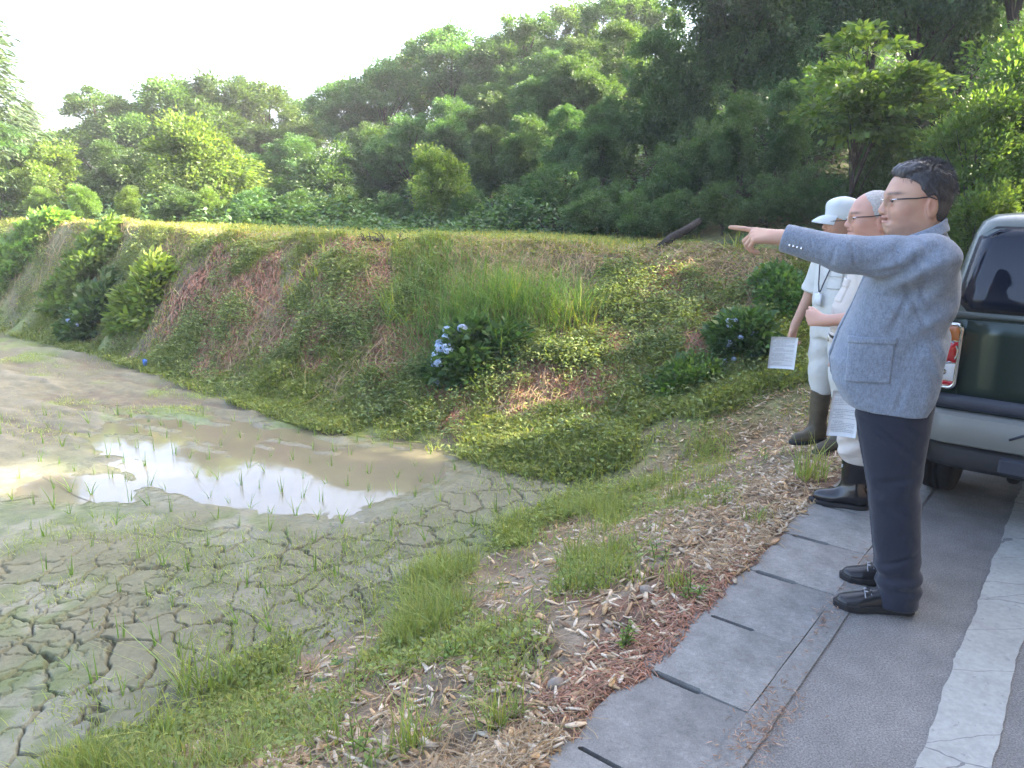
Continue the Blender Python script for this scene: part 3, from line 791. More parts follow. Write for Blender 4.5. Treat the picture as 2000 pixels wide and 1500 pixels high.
# ---- head: local frame x forward, y left, z up, origin between the ears at eye level
def head_sdf(P, s=1.0, cap=False):
    P = P / s
    d = ell(P, (-.005, 0, .028), (.1, .077, .088))
    d = smin(d, ell(P, (.03, 0, -.03), (.064, .067, .092)), .04)
    d = smin(d, ell(P, (.028, 0, -.078), (.062, .058, .044), 0, .15), .03)       # jaw
    d = smin(d, ell(P, (.076, 0, -.106), (.018, .024, .017)), .03)                 # chin
    d = smin(d, ell(P, (.082, 0, .014), (.016, .046, .012)), .025)                 # brow
    for sy in (-1, 1):
        d = smin(d, ell(P, (.062, sy * .042, -.036), (.026, .024, .026)), .03)     # cheek
        d = smax(d, -ell(P, (.104, sy * .031, -.006), (.014, .02, .0105)), .012)   # socket
        d = smin(d, ell(P, (.083, sy * .031, -.0065), (.0125, .018, .0105)), .006)  # lids
        d = smax(d, -ell(P, (.096, sy * .036, -.0075), (.014, .0145, .0034)), .002)
        d = smin(d, ell(P, (-.026, sy * .076, -.026), (.021, .010, .036), sy * .35), .007)   # ear
        d = smax(d, -ell(P, (-.021, sy * .088, -.022), (.0115, .007, .022), sy * .35), .004)
        d = smin(d, ell(P, (.098, sy * .0135, -.046), (.012, .010, .0085)), .008)     # nostril wing
    d = smin(d, cone(P, (.088, 0, .006), (.110, 0, -.038), .0115, .0135), .014)    # nose
    d = smin(d, ell(P, (.097, 0, -.0615), (.014, .024, .0065)), .006)                # upper lip
    d = smin(d, ell(P, (.0955, 0, -.0765), (.013, .021, .007)), .006)               # lower lip
    d = smax(d, -ell(P, (.106, 0, -.069), (.018, .029, .0012)), .003)              # mouth line
    for sy in (-1, 1):
        d = smax(d, -cone(P, (.101, sy * .021, -.044), (.092, sy * .036, -.068), .003, .0035), .007)   # cheek fold
        d = smax(d, -ell(P, (.1, sy * .043, -.024), (.012, .012, .004)), .008)                           # under the eye
        d = smax(d, -ell(P, (.105, sy * .0075, -.0505), (.006, .004, .003)), .003)                      # nostril
    d = smin(d, ell(P, (.09, 0, -.088), (.01, .03, .004)), .012)
    return d * s
def head_colour(V, skin):
    """V in head frame (unit scale)"""
    c = np.tile(np.asarray(skin, float), (len(V), 1))
    def tint(k, rgb): c[:] = c * (1 - k[:, None]) + np.asarray(rgb) * k[:, None]
    g = lambda p, r: np.exp(-(((V - np.asarray(p)) / np.asarray(r)) ** 2).sum(1))
    for sy in (-1, 1):
        tint(.35 * g((.07, sy * .045, -.04), (.03, .03, .025)), A3(.62, .3, .23))
        tint(.4 * g((-.01, sy * .085, -.012), (.03, .015, .04)), A3(.58, .27, .21))
        tint(.9 * g((.09, sy * .03, .0185), (.03, .018, .006)), A3(.04, .032, .028)); tint(.9 * g((.08, sy * .05, .019), (.03, .014, .0055)), A3(.04, .032, .028))
        tint(.95 * g((.09, sy * .036, -.0055), (.018, .017, .005)), A3(.035, .028, .025))
    tint(.35 * g((.112, 0, -.035), (.02, .016, .016)), A3(.58, .28, .22))
    tint(.8 * g((.1, 0, -.062), (.02, .027, .006)), A3(.36, .13, .115))
    tint(.8 * g((.1, 0, -.0765), (.02, .025, .0065)), A3(.42, .165, .14))
    tint(.85 * g((.1, 0, -.069), (.024, .031, .0036)), A3(.17, .07, .06))
    for sy in (-1, 1): tint(.6 * g((.105, sy * .0075, -.0515), (.008, .005, .004)), A3(.15, .06, .05)); tint(.35 * g((.096, sy * .03, -.056), (.012, .012, .016)), A3(.36, .19, .14)); tint(.55 * g((-.021, sy * .085, -.022), (.012, .012, .02)), A3(.33, .15, .11)); tint(.3 * g((.094, sy * .042, -.022), (.014, .016, .006)), A3(.34, .19, .14))  # shade painted into nostrils, cheek folds, ear hollows and under the eyes
    tint(.16 * smooth01(.5 + vnoise(V[:, 0] * 25, V[:, 1] * 25, V[:, 2] * 25, seed=14)), A3(.5, .22, .16))
    tint(.22 * g((.06, 0, -.1), (.06, .08, .03)), A3(.3, .22, .19))
    tint(.22 * smooth01((np.abs(vnoise(V[:, 0] * 40, V[:, 1] * 40, V[:, 2] * 40, seed=4)) - .3) * 2), A3(.4, .2, .15))
    return c

# ---- hand: wrist point W, frame F (fingers) N (out of the back of the hand) T (towards the thumb side)
def hand_sdf(P, W, F, N, T, s, curl, spread=0.0, thumb=(.5, .2)):
    """curl: for index..little the bend (rad) at the three joints"""
    F, N, T = unit(A3(*F)), unit(A3(*N)), unit(A3(*T))
    W = A3(*W)
    d = cone(P, W - F * .02, W + F * .02, .026 * s, .025 * s, (N, .75))
    L = [(.041, .025, .021), (.045, .029, .022), (.041, .027, .021), (.032, .02, .018)]
    rad = [.0088, .0092, .0088, .0077]
    pal = [A3(*(W + F * (.092, .095, .09, .081)[i] * s + T * (.03, .009, -.012, -.031)[i] * s)) for i in range(4)]
    for i in range(4):
        d = smin(d, cone(P, W + T * (.014, .005, -.005, -.013)[i] * s + F * .012 * s, pal[i], .0165 * s, .0122 * s), .014 * s)
    pm = W + F * .05 * s
    d = smin(d, cone(P, W + F * .028 * s + T * .012 * s - N * .008 * s, W + F * .055 * s + T * .034 * s - N * .012 * s, .018 * s, .013 * s), .014 * s)
    for i in range(4):
        p = pal[i]; ang = 0.0; pts = [p]
        for j in range(3):
            ang += curl[i][j]
            dirv = F * math.cos(ang) - N * math.sin(ang) + T * spread * (1.5 - i) * .12
            p = p + dirv * L[i][j] * s; pts.append(p)
        r = rad[i] * s
        d = smin(d, chain(P, pts, [r * 1.12, r * 1.02, r * .95, r * .82], .003), .005 * s)
    tb = W + F * .05 * s + T * .034 * s - N * .012 * s
    td = unit(F * math.cos(thumb[0]) + T * math.sin(thumb[0]) - N * thumb[1])
    te = unit(td - N * .35 - T * .25 + F * .2)
    d = smin(d, chain(P, [tb, tb + td * .034 * s, tb + td * .034 * s + te * .028 * s], [.0125 * s, .0105 * s, .0085 * s], .004), .008 * s)
    return d

SKIN1, SKIN2, SKIN3 = (.50, .315, .225), (.52, .30, .225), (.42, .25, .17)
M['skin'] = mat("skin", (1, 1, 1), .48, spec=.4, attr=True, sss=.12, bumps=[(260, .12, .002)])
M['eye'] = mat('eyeball', (1, 1, 1), .12, attr=True)
M['hair_dark'] = mat("dark_grey_hair", (.045, .044, .047), .45, spec=.5, noises=[(90, .5, 1.6, (1, 1, .35))], bumps=[(150, .35, .004)])
M['hair_grey'] = mat("cropped_grey_hair", (.42, .4, .38), .7, noises=[(120, .7, 1.2)], bumps=[(200, .5, .003)])
def tweed():
    m = mat("heather_blue_wool", (.2, .237, .296), .9, spec=.15, sheen=.25, noises=[(420, .66, 1.3), (150, .78, 1.22, (1, 1, .45)), (40, .9, 1.1)], bumps=[(500, .5, .002), (22, .3, .012)])
    return m
M['tweed'] = tweed()
M['trouser'] = mat("dark_navy_cloth", (.016, .02, .035), .75, spec=.3, sheen=.15, noises=[(5, .9, 1.1)], bumps=[(14, .35, .02), (400, .2, .001)])
M['shirt'] = mat("white_shirt_cloth", (.6, .61, .62), .85, spec=.2, bumps=[(16, .4, .015)])
M['work'] = mat("pale_work_cloth", (.54, .555, .54), .9, spec=.2, noises=[(4, .93, 1.05)], bumps=[(15, .45, .02), (300, .2, .001)])
M['work2'] = mat("warm_white_work_cloth", (.55, .515, .48), .9, spec=.2, noises=[(4, .93, 1.05)], bumps=[(15, .45, .02), (300, .2, .001)])
M['capcloth'] = mat("white_cap_cloth", (.56, .6, .61), .85, spec=.2, bumps=[(30, .15, .006)])
M['leather'] = mat("black_leather", (.014, .014, .016), .32, spec=.5, bumps=[(60, .12, .004)])
M['sole'] = mat("black_rubber_sole", (.012, .012, .014), .7)
M['rubber'] = mat("glossy_black_rubber", (.012, .012, .014), .16, spec=.6, bumps=[(12, .15, .02)])
M['rubber_brown'] = mat("olive_brown_rubber", (.085, .07, .045), .5, spec=.4, noises=[(14, .6, 1.3)], bumps=[(14, .3, .02)])
M['metal'] = mat("polished_steel", (.75, .76, .78), .2, metal=1)
M['buckle'] = mat('dull_steel', (.3, .3, .31), .35, metal=1)
M['black_plastic'] = mat("black_plastic", (.015, .015, .017), .35)
M['paper'] = mat("white_paper", (.6, .63, .66), .7)
M['print'] = mat("grey_print", (.34, .36, .4), .8)
M['cord'] = mat("dark_cord", (.05, .05, .07), .8)
def lens_material():
    m = bpy.data.materials.new("spectacle_lens"); m.use_nodes = True; nt = m.node_tree; N = nt.nodes; L = nt.links
    N.remove(N["Principled BSDF"])
    t = N.new("ShaderNodeBsdfTransparent"); g = N.new("ShaderNodeBsdfGlossy"); g.inputs["Roughness"].default_value = .03
    fr = N.new("ShaderNodeFresnel"); fr.inputs[0].default_value = 1.5; mx = N.new("ShaderNodeMixShader")
    L.new(fr.outputs[0], mx.inputs[0]); L.new(t.outputs[0], mx.inputs[1]); L.new(g.outputs[0], mx.inputs[2]); L.new(mx.outputs[0], N["Material Output"].inputs[0])
    return m
M['lens'] = lens_material()

def head_frame(o, yaw=0.0, pitch=0.0, s=1.0):
    """returns to_head(P): person frame -> head frame (unscaled), and from_head"""
    Rm = np.array(Matrix.Rotation(yaw, 3, 'Z') @ Matrix.Rotation(-pitch, 3, 'Y'))
    o = A3(*o)
    return (lambda P: (P - o) @ Rm), (lambda Q: np.asarray(Q, float) @ Rm.T + o)

def eyes(parent, fh, s):
    for sy in (-1, 1):
        bm = bmesh.new(); bmesh.ops.create_uvsphere(bm, u_segments=14, v_segments=10, radius=1)
        V = np.array([v.co[:] for v in bm.verts]); F = [[v.index for v in f.verts] for f in bm.faces]; bm.free()
        W = np.stack([.0815 + V[:, 0] * .0118, sy * .036 + V[:, 1] * .0135, -.0075 + V[:, 2] * .0085], 1)
        c = np.where((V[:, :1] > .5) & (np.abs(V[:, 1:2]) < .72), A3(.018, .013, .01), A3(.36, .31, .28)); q4 = np.array([f for f in F if len(f) == 4]); q3 = np.array([f for f in F if len(f) == 3])
        link('eye', np_mesh('eye', fh(W * s), [q4, q3], [M['eye']], True, c), parent)

def glasses(parent, fh, s, rim=None, temple=None):
    g = MB(); lens = []; tm = []; hg = []
    for sy in (-1, 1):
        th = np.linspace(0, 2 * np.pi, 21)[:-1]
        e = np.stack([.1095 - .010 * np.abs(np.sin(th) * 0 + np.cos(th) * sy * .5 + .5) , sy * .034 + .0245 * np.sign(np.cos(th)) * np.abs(np.cos(th)) ** .8, -.008 + .0175 * np.sign(np.sin(th)) * np.abs(np.sin(th)) ** .8], 1)
        e[:, 0] = .112 - .012 * ((np.abs(e[:, 1]) - .01) / .05)
        if rim is not None: g.add(*tube(fh(np.concatenate([e, e[:1]]) * s), .0010 * s, 5, False))
        lens.append((fh(e * s), fh((e.mean(0))[None] * s)))
        tm.append(MB().add(*tube(fh(A3([.085, sy * .071, .0], [.06, sy * .077, .001], [.03, sy * .0795, .001], [-.012, sy * .084, .006], [-.036, sy * .083, -.004]) * s), [.0022 * s, .0024 * s, .0022 * s, .0022 * s, .0016 * s], 6)))
        hg.append(MB().add(*tube(fh(A3([.101, sy * .058, -.002], [.094, sy * .066, -.001], [.083, sy * .0715, .0]) * s), [.0014 * s, .002 * s, .002 * s], 6)))
    g.add(*tube(fh(A3([.111, -.011, -.003], [.117, 0, .001], [.111, .011, -.003]) * s), .0012 * s, 6))
    o = g.build('glasses', rim or M['metal'], parent, True)
    for q in hg: q.build('hinge', M['metal'], o, True)
    for q in tm: q.build('temple', M['black_plastic'], o, True)
    for ring, c in lens:
        n = len(ring); V = np.concatenate([ring, c])
        link('lens', np_mesh('lens', V, [np.stack([np.arange(n), (np.arange(n) + 1) % n, np.full(n, n)], 1)], [M['lens']]), o)
    return o

def sheet(name, corners, thick, m, parent=None, lines=None, curl=.012, n=9):
    """a slightly curled sheet of paper with printed lines; corners tl,tr,br,bl"""
    tl, tr, br, bl = [A3(*c) for c in corners]
    u = np.linspace(0, 1, n); U, Vv = np.meshgrid(u, u, indexing='ij')
    nrm = unit(np.cross(tr - tl, bl - tl))
    at = lambda U, Vv: (tl * (1 - U[..., None]) + tr * U[..., None]) * (1 - Vv[..., None]) + (bl * (1 - U[..., None]) + br * U[..., None]) * Vv[..., None] + nrm * (curl * np.sin(U * np.pi) + curl * .6 * Vv ** 2)[..., None]
    P = at(U, Vv).reshape(-1, 3); I, J = np.meshgrid(np.arange(n - 1), np.arange(n - 1), indexing='ij')
    q = np.stack([I * n + J, I * n + J + 1, (I + 1) * n + J + 1, (I + 1) * n + J], -1).reshape(-1, 4)
    mb = MB(); mb.add(P + nrm * thick / 2, q); mb.add(P - nrm * thick / 2, q[:, ::-1])
    rim = np.concatenate([np.arange(n) * n, (n - 1) * n + np.arange(n), np.arange(n)[::-1] * n + n - 1, np.arange(n)[::-1]])
    a = rim; b = np.roll(rim, -1); ok = a != b; a, b = a[ok], b[ok]; N0 = n * n
    mb.f.append(np.stack([a, a + N0, b + N0, b], 1))
    o = mb.build(name, m, parent, True)
    if lines:
        k = MB()
        for sgn in (1, -1):
            for (u0, u1, v0, h) in lines:
                uu = np.linspace(u0, u1, 7); L0 = at(uu, np.full(7, v0)) + sgn * nrm * (thick / 2 + .0009); L1 = at(uu, np.full(7, v0 + h)) + sgn * nrm * (thick / 2 + .0009)
                i = np.arange(6); k.add(np.concatenate([L0, L1]), np.stack([i, i + 1, i + 8, i + 7], 1))
        tag(k.build('printed_text', M['print'], o), kind='stuff')
    return o
def text_lines(seed, rows=22, u0=.1, u1=.9, v0=.1, v1=.92):
    r = random.Random(seed); out = []
    for i in range(rows):
        v = v0 + (v1 - v0) * i / rows
        if r.random() < .14: continue
        a = u0 + r.choice([0, 0, 0, .04, .1])
        end = u1 if r.random() < .6 else r.uniform(.45, u1)
        while a < end - .02:
            b = min(a + r.uniform(.05, .16), end); out.append((a, b, v, .35 * (v1 - v0) / rows)); a = b + .018
    return out

# ================================================================== the pointing man
def pointing_man():
    root = empty('person', (1.45, 2.64, 0.006), math.atan2(.367, -.93))
    root.scale = (1, 1, .988)
    tag(root, 'man in a heathered blue blazer and dark trousers pointing across the field', 'person')
    HO, HS = (.047, 0, 1.524), 1.0
    th, fh = head_frame(HO, R(12), R(-1))
    Sh, El, Wr = A3(.0, .165, 1.322), A3(.265, .19, 1.338), A3(.468, .165, 1.39)
    F = unit(A3(.985, -.05, .06)); Fp = unit(A3(.96, -.06, -.1))
    phi = R(58)
    Nb = unit(A3(.05, math.cos(phi), math.sin(phi))); T = unit(np.cross(F, -Nb)); T = T if T[2] > 0 else -T
    curl = [(-.1, .06, .04), (.85, 1.0, .7), (.95, 1.1, .7), (1.0, 1.15, .7)]
    Wh = Wr + F * .01
    legs_l = [(.02, -.115, .032, .112, .068), (.1, -.118, .03, .112, .068), (.25, -.10, .06, .11, .073), (.5, -.07, .105, .105, .08), (.75, -.08, .172, .09, .09), (.9, -.085, .16, .07, .085)]
    def arm_skin(P):
        d = cone(P, El, Wr, .04, .029, (Nb, .85))
        return smin(d, hand_sdf(P, Wh, F, Nb, T, 1.0, curl, .1, (.25, .55)), .015)
    Rs, Re, Rw = A3(.0, -.17, 1.31), A3(-.03, -.225, 1.06), A3(.07, -.215, .86)
    def body(P):
        d = head_sdf(th(P), HS)
        d = smin(d, cone(P, (.012, 0, 1.37), (.025, 0, 1.47), .062, .056), .03)
        d = smin(d, ell(P, (.068, 0, 1.40), (.04, .048, .026)), .022)           # full under-chin
        m = P[:, 2] < 1.42
        tor = loft(P, [(.8, -.09, .15, 0, .14), (.95, -.09, .17, 0, .15), (1.15, -.085, .14, 0, .14), (1.28, -.075, .1, 0, .15), (1.36, -.05, .07, 0, .09)])
        d = smin(d, tor, .04)
        d = smin(d, arm_skin(P), .01); d = smin(d, cone(P, Sh, El, .05, .04), .02)
        d = smin(d, chain(P, [Rs, Re, Rw], [.05, .04, .028]), .02)
        d = smin(d, hand_sdf(P, Rw, (.25, .05, -.96), (0, -1, 0), (1, 0, .25), 1.0, [(.3, .4, .3)] * 4), .012)
        for sy in (1, -1):
            d = smin(d, chain(P, [(.03, sy * .085, .84), (.02, sy * .1, .48), (-.055, sy * .105, .09)], [.085, .05, .036]), .03)
        return d
    def bcol(V):
        c = head_colour(th(V) / HS, SKIN1)
        far = (V[:, 2] < 1.36)
        c[far] = SKIN1
        tip = far & (V[:, 0] > .45)
        k = smooth01(vnoise(V[:, 0] * 60, V[:, 1] * 60, V[:, 2] * 60, seed=9) * .8 + .3)[:, None] * .35
        c[tip] = (c * (1 - k) + A3(.62, .27, .22) * k)[tip]
        return c
    solid('body', body, (-.2, -.33, 0.03), (.72, .3, 1.66), .0034, M['skin'], root, bcol, 1, .02)
    # blazer
    SEC = [(.74, -.082, .15, 0, .18, 3), (.765, -.083, .182, 0, .183, 3), (.80, -.085, .216, 0, .185, 3.0), (.87, -.088, .256, 0, .187, 3.2), (.946, -.093, .272, 0, .188, 3.2), (1.05, -.103, .25, 0, .19, 3.0), (1.12, -.113, .228, 0, .19, 2.9), (1.2, -.12, .204, 0, .188, 2.7), (1.26, -.116, .185, 0, .188, 2.5), (1.32, -.1, .153, 0, .184, 2.3), (1.365, -.085, .125, 0, .15, 2.2), (1.40, -.062, .108, 0, .092, 2.2), (1.445, -.045, .082, 0, .066, 2.2), (1.47, -.042, .06, 0, .06, 2.2)]
    def sleeve(P, s, e, w, r):
        d = smin(cone(P, s, e, r[0], r[1]), cone(P, e, w, r[1], r[2]), .03)
        ax = unit(w - e); return smax(d, (P - w) @ ax, .006)
    W2 = El + (Wr - El) * 1.0
    CREASE = [((.07, .2, 1.24), (-.02, .2, 1.08), .012, .012), ((-.02, .2, 1.08), (-.1, .16, .93), .014, .012), ((.05, .2, 1.22), (.10, .2, 1.06), .012, .009), ((.02, .2, 1.2), (-.09, .18, 1.12), .01, .009), ((-.02, .19, .98), (-.1, .16, .86), .012, .009),
              ((.1, .24, 1.30), (.2, .24, 1.27), .010, .008), ((.06, .24, 1.345), (.02, .23, 1.27), .011, .010), ((.12, .24, 1.37), (.10, .25, 1.30), .009, .007), ((.25, .24, 1.37), (.23, .25, 1.30), .008, .007), ((.30, .24, 1.36), (.31, .24, 1.30), .008, .006), ((.38, .23, 1.39), (.36, .23, 1.34), .007, .004),
              ((.03, .2, .90), (.05, .2, .79), .012, .007), ((-.06, .19, .88), (-.07, .18, .78), .012, .008), ((.2, .18, .86), (.15, .2, .79), .012, .006)]
    def crease(P, a, b, wd, dp):
        a, b = A3(*a), A3(*b); ab = b - a; t = np.clip(((P - a) @ ab) / (ab @ ab), 0, 1); q = P - a - t[:, None] * ab; q[:, 1] *= .35
        r2 = (q ** 2).sum(1); f = np.exp(-r2 / wd ** 2) - .55 * np.exp(-r2 / (2.2 * wd) ** 2)
        return dp * f * np.sin(np.clip(t * .9 + .1, 0, 1) * np.pi) ** .5
    def blazer_solid(P):
        d = loft(P, SEC, 3.0, False)
        d = smin(d, sleeve(P, Sh, El, W2, (.088, .06, .049)), .05)
        d = smin(d, sleeve(P, Rs, Re, Rw + A3(0, 0, .02), (.082, .062, .05)), .04)
        sh = Sh
        q = P - A3(.05, .2, 1.27)
        near = np.exp(-(q ** 2).sum(1) / .02)
        d = d + folds(P, (.55, 0, .83), 80, .009, 3) * near + folds(P, (.9, 0, .25), 70, .006, 5) * np.exp(-((P - El) ** 2).sum(1) / .008)
        d = d + .011 * vnoise(P[:, 0] * 7, P[:, 1] * 9, P[:, 2] * 5, seed=14) * smooth01((1.3 - P[:, 2]) / .2)
        sn = np.abs((P - Sh) @ unit(El - Sh) - .035 - .25 * (P[:, 2] - 1.32)); d = d + .0035 * np.exp(-(sn / .006) ** 2) * smooth01((.13 - np.linalg.norm(P - Sh, axis=1)) / .02)
        for a_, b_, wd, dp in CREASE: d = d + crease(P, a_, b_, wd, dp * 1.35)
        back = np.exp(-((P[:, 0] + .06) / .1) ** 2) * smooth01((1.25 - P[:, 2]) / .2)
        d = d + folds(P, (.75, 0, .66), 42, .009, 8) * back
        return d
    hemz = lambda P: .772 + .10 * np.clip(P[:, 0] + .05, 0, 1) * .45
    def blazer(P):
        d0 = blazer_solid(P)
        d = smax(d0, -(d0 + .011), .004)
        d = np.maximum(d, hemz(P) - P[:, 2])
        tor = (np.abs(P[:, 1]) < .2)
        wid = np.interp(P[:, 2], [.74, .8, .95, 1.1, 1.2, 1.3, 1.4, 1.45], [.11, .07, .035, .02, .02, .045, .055, .045])
        front = np.where((P[:, 0] > .03), wid - np.abs(P[:, 1] + .0), -1.0)
        d = np.maximum(d, front)
        topz = 1.448 - .42 * np.clip(P[:, 0] + .03, -.02, .3) - .12 * np.abs(P[:, 1])
        nk = (np.abs(P[:, 1]) < .1) & (np.abs(P[:, 0]) < .16)
        d = np.where(nk, np.maximum(d, P[:, 2] - topz), d)
        return d
    bz = solid('blazer', blazer, (-.2, -.34, .72), (.52, .33, 1.5), .0048, M['tweed'], root, None, 1, .03)
    # patch pocket on the near hip, breast pocket out of sight; both follow the cloth
    def patch(x0, x1, z0, z1, tilt, th_, flap=False):
        def fn(P):
            d0 = blazer_solid(P) - th_
            zc = P[:, 2] - tilt * (P[:, 0] - x0)
            q = np.maximum(np.maximum(x0 - P[:, 0], P[:, 0] - x1), np.maximum(z0 - zc, zc - z1))
            d = smax(d0, q, .006); d = np.maximum(d, -(d0 + th_ + .003)); return np.maximum(d, .05 - P[:, 1])
        return fn
    solid('pocket', patch(.078, .222, .895, 1.052, -.06, .006), (.04, .04, .86), (.26, .26, 1.08), .0035, M['tweed'], bz, None, 1)
    solid('pocket_welt', patch(.074, .226, 1.034, 1.058, -.06, .0095), (.04, .04, 1.0), (.26, .26, 1.08), .003, M['tweed'], bz, None, 1)
    # collar roll round the neck
    def collar(P):
        d0 = loft(P, SEC, 2.3, False)
        top = 1.452 - .42 * np.clip(P[:, 0] + .03, -.02, .3) - .12 * np.abs(P[:, 1])
        d = np.maximum(d0 - .010, -(d0 + .004)); d = smax(d, P[:, 2] - top, .004); d = smax(d, top - .042 - P[:, 2], .006)
        return np.maximum(d, np.where(P[:, 0] > .03, .05 - np.abs(P[:, 1]), -1))
    solid('collar', collar, (-.14, -.16, 1.3), (.18, .16, 1.48), .0038, M['tweed'], bz, None, 1)
    ax = unit(Wr - El); sd = unit(np.cross(ax, A3(0, 1, 0))); sd = sd if sd[2] > 0 else -sd
    for i in range(4):
        c = Wr - ax * (.03 + .0135 * i) + A3(0, .0462, 0) - sd * .017
        v, f = tube([c, c + A3(0, .006, 0)], [.0055, .0045], 8); MB().add(v, f).build('button', M['tweed'] if 0 else M['metal'], bz, True)
    # shirt
    def shirt(P):
        d = loft(P, [(.84, -.06, .18, 0, .15), (1.0, -.07, .205, 0, .155), (1.15, -.085, .185, 0, .16), (1.28, -.095, .14, 0, .16), (1.36, -.07, .1, 0, .11), (1.40, -.052, .085, 0, .07), (1.43, -.046, .078, 0, .064)], 2.3)
        top = 1.432 - .45 * np.clip(P[:, 0] + .02, -.02, .3)
        return np.maximum(d, P[:, 2] - top)
    solid('shirt', shirt, (-.16, -.2, .8), (.26, .2, 1.46), .007, M['shirt'], root, None, 1)
    # trousers
    legs_r = [(z, a - .012, b - .012, -c, w) for z, a, b, c, w in legs_l]
    def trousers(P):
        d = smin(loft(P, legs_l, 2.2), loft(P, legs_r, 2.2), .025)
        d = smin(d, loft(P, [(.8, -.08, .165, 0, .15), (.95, -.085, .17, 0, .15), (.99, -.085, .17, 0, .15)], 2.2), .03)
        z = P[:, 2]
        brk = np.exp(-((z - .13) / .07) ** 2); d = d + folds(P, (.35, 0, .93), 85, .006, 31) * brk + folds(P, (.6, 0, .8), 60, .005, 33) * np.exp(-((z - .5) / .1) ** 2) + folds(P, (.7, .0, .7), 45, .004, 35) * smooth01((z - .62) / .1)
        cr = np.exp(-((P[:, 1] - np.where(P[:, 1] > 0, .108, -.108)) / .006) ** 2) * (P[:, 0] > .0) * smooth01((.74 - z) / .05)
        d = d - .004 * cr
        for a_, b_, wd, dp in (((.1, .19, .72), (-.06, .2, .60), .012, .008), ((.02, .2, .74), (-.08, .19, .68), .012, .008), ((.08, .19, .52), (-.06, .19, .56), .012, .007), ((.06, .19, .44), (-.05, .19, .40), .012, .006), ((.03, .18, .2), (-.08, .18, .26), .01, .007), ((.04, .18, .12), (-.1, .18, .1), .01, .008), ((-.02, .19, .34), (-.09, .18, .28), .01, .006)): d = d + crease(P, a_, b_, wd, dp)
        return d
    solid('trousers', trousers, (-.2, -.24, 0), (.24, .24, 1.02), .0055, M['trouser'], root, None, 1)
    # shoes
    for (hx, hy), (tx, ty) in (((-.095, .107), (.168, .158)), ((-.115, -.105), (.14, -.085))):
        fw = unit(A3(tx - hx, ty - hy, 0)); sdv = A3(-fw[1], fw[0], 0); h0 = A3(hx, hy, 0); L = math.hypot(tx - hx, ty - hy)
        def foot(P, grow=0.0):
            x = (P - h0) @ fw; y = (P - h0) @ sdv; t = x / L
            w = np.interp(t, [-.02, .05, .25, .5, .72, .9, 1.02], [.02, .032, .034, .037, .046, .04, .012])
            hgt = np.interp(t, [0, .1, .3, .45, .6, .8, .95, 1.02], [.085, .09, .09, .08, .066, .052, .043, .028])
            q = np.sqrt((y / w) ** 2 + (np.clip(P[:, 2] - .022, 0, 1) / (hgt - .02)) ** 2)
            d = (q - 1) * np.minimum(w, .04); d = smax(d, np.maximum(-x - .004, x - L - .004), .02)
            return d
        up = lambda P: smax(foot(P), .022 - P[:, 2], .003)
        bb = lambda a, b: (np.minimum(h0, h0 + fw * L) - a, np.maximum(h0, h0 + fw * L) + b)
        lo, hi = bb(.06, .06); lo[2], hi[2] = -.01, .12
        sh = solid('shoe', up, lo, hi, .0035, M['leather'], root, None, 1)
        def sole(P):
            x = (P - h0) @ fw; y = (P - h0) @ sdv; t = x / L
            w = np.interp(t, [-.02, .05, .25, .5, .72, .9, 1.02], [.022, .035, .036, .038, .05, .044, .014])
            d = np.maximum(np.abs(y) - w, np.maximum(-x - .007, x - L - .008))
            return smax(d, np.abs(P[:, 2] - .012) - .014, .004)
        solid('sole', sole, lo, hi, .0035, M['sole'], sh, None, 1)
        c = h0 + fw * L * .6 + A3(0, 0, .074)
        bk = MB()
        for k in (-1, 1):
            pts = [c + fw * .011 * k + sdv * a + A3(0, 0, -.9 * a * a / .03) for a in np.linspace(-.034, .034, 9)]
            bk.add(*tube(pts, .0026, 6))
        for a in (-.012, .012): bk.add(*tube([c - fw * .011 + sdv * a, c + fw * .011 + sdv * a], .003, 6))
        bk.build('buckle', M['buckle'], sh, True)
    # hair: a cut with a clear hairline, tousled on top
    def hair(P):
        q = th(P) / HS
        d = ell(q, (-.012, 0, .032), (.104, .083, .09)); d = smin(d, ell(q, (-.034, 0, -.03), (.07, .072, .075)), .03)
        d = smin(d, ell(q, (.03, 0, .094), (.052, .056, .026)), .03)
        nz = vnoise(q[:, 0] * 55 + 45 * q[:, 2], q[:, 1] * 70, q[:, 2] * 25, seed=5) * .5 + vnoise(q[:, 0] * 110 + 60 * q[:, 2], q[:, 1] * 140, q[:, 2] * 40, seed=6) * .5
        d = d - (.003 + .0055 * smooth01((q[:, 2] - .04) / .06)) * nz - .003 * smooth01((q[:, 2] - .08) / .03)
        line = np.interp(q[:, 2], [-.11, -.085, -.06, -.03, 0, .017, .03, .05, .06, .07, .085, .1, .13], [-.07, -.06, -.05, -.035, -.012, .006, .014, .019, .034, .064, .09, .1, .104])
        line = line + .005 * vnoise(q[:, 1] * 60, q[:, 2] * 60, seed=8)
        d = smax(d, q[:, 0] - line, .004)
        d = smax(d, -.098 + .02 * (q[:, 0] + .06) / .05 - q[:, 2], .01)
        e = np.minimum(ell(q, (-.026, .08, -.028), (.025, .017, .039)), ell(q, (-.026, -.08, -.028), (.025, .017, .039)))
        return smax(d, -e, .004)
    hr = solid('hair', hair, (-.1, -.13, 1.40), (.2, .13, 1.68), .0032, M['hair_dark'], root, None, 0)
    g = np.random.default_rng(5); n = 5000
    u = unit(g.normal(size=(n, 3)) * A3(1, 1, .8) + A3(-.25, 0, .75)); base = A3(-.012, 0, .033) + u * A3(.105, .084, .0935)
    okm = (base[:, 2] > np.interp(base[:, 0], [-.12, -.05, -.015, .017, .034, .064, .1], [-.08, -.06, .0, .045, .062, .072, .098])); base, u = base[okm], u[okm]
    topk = smooth01((base[:, 2:3] - .07) / .04)
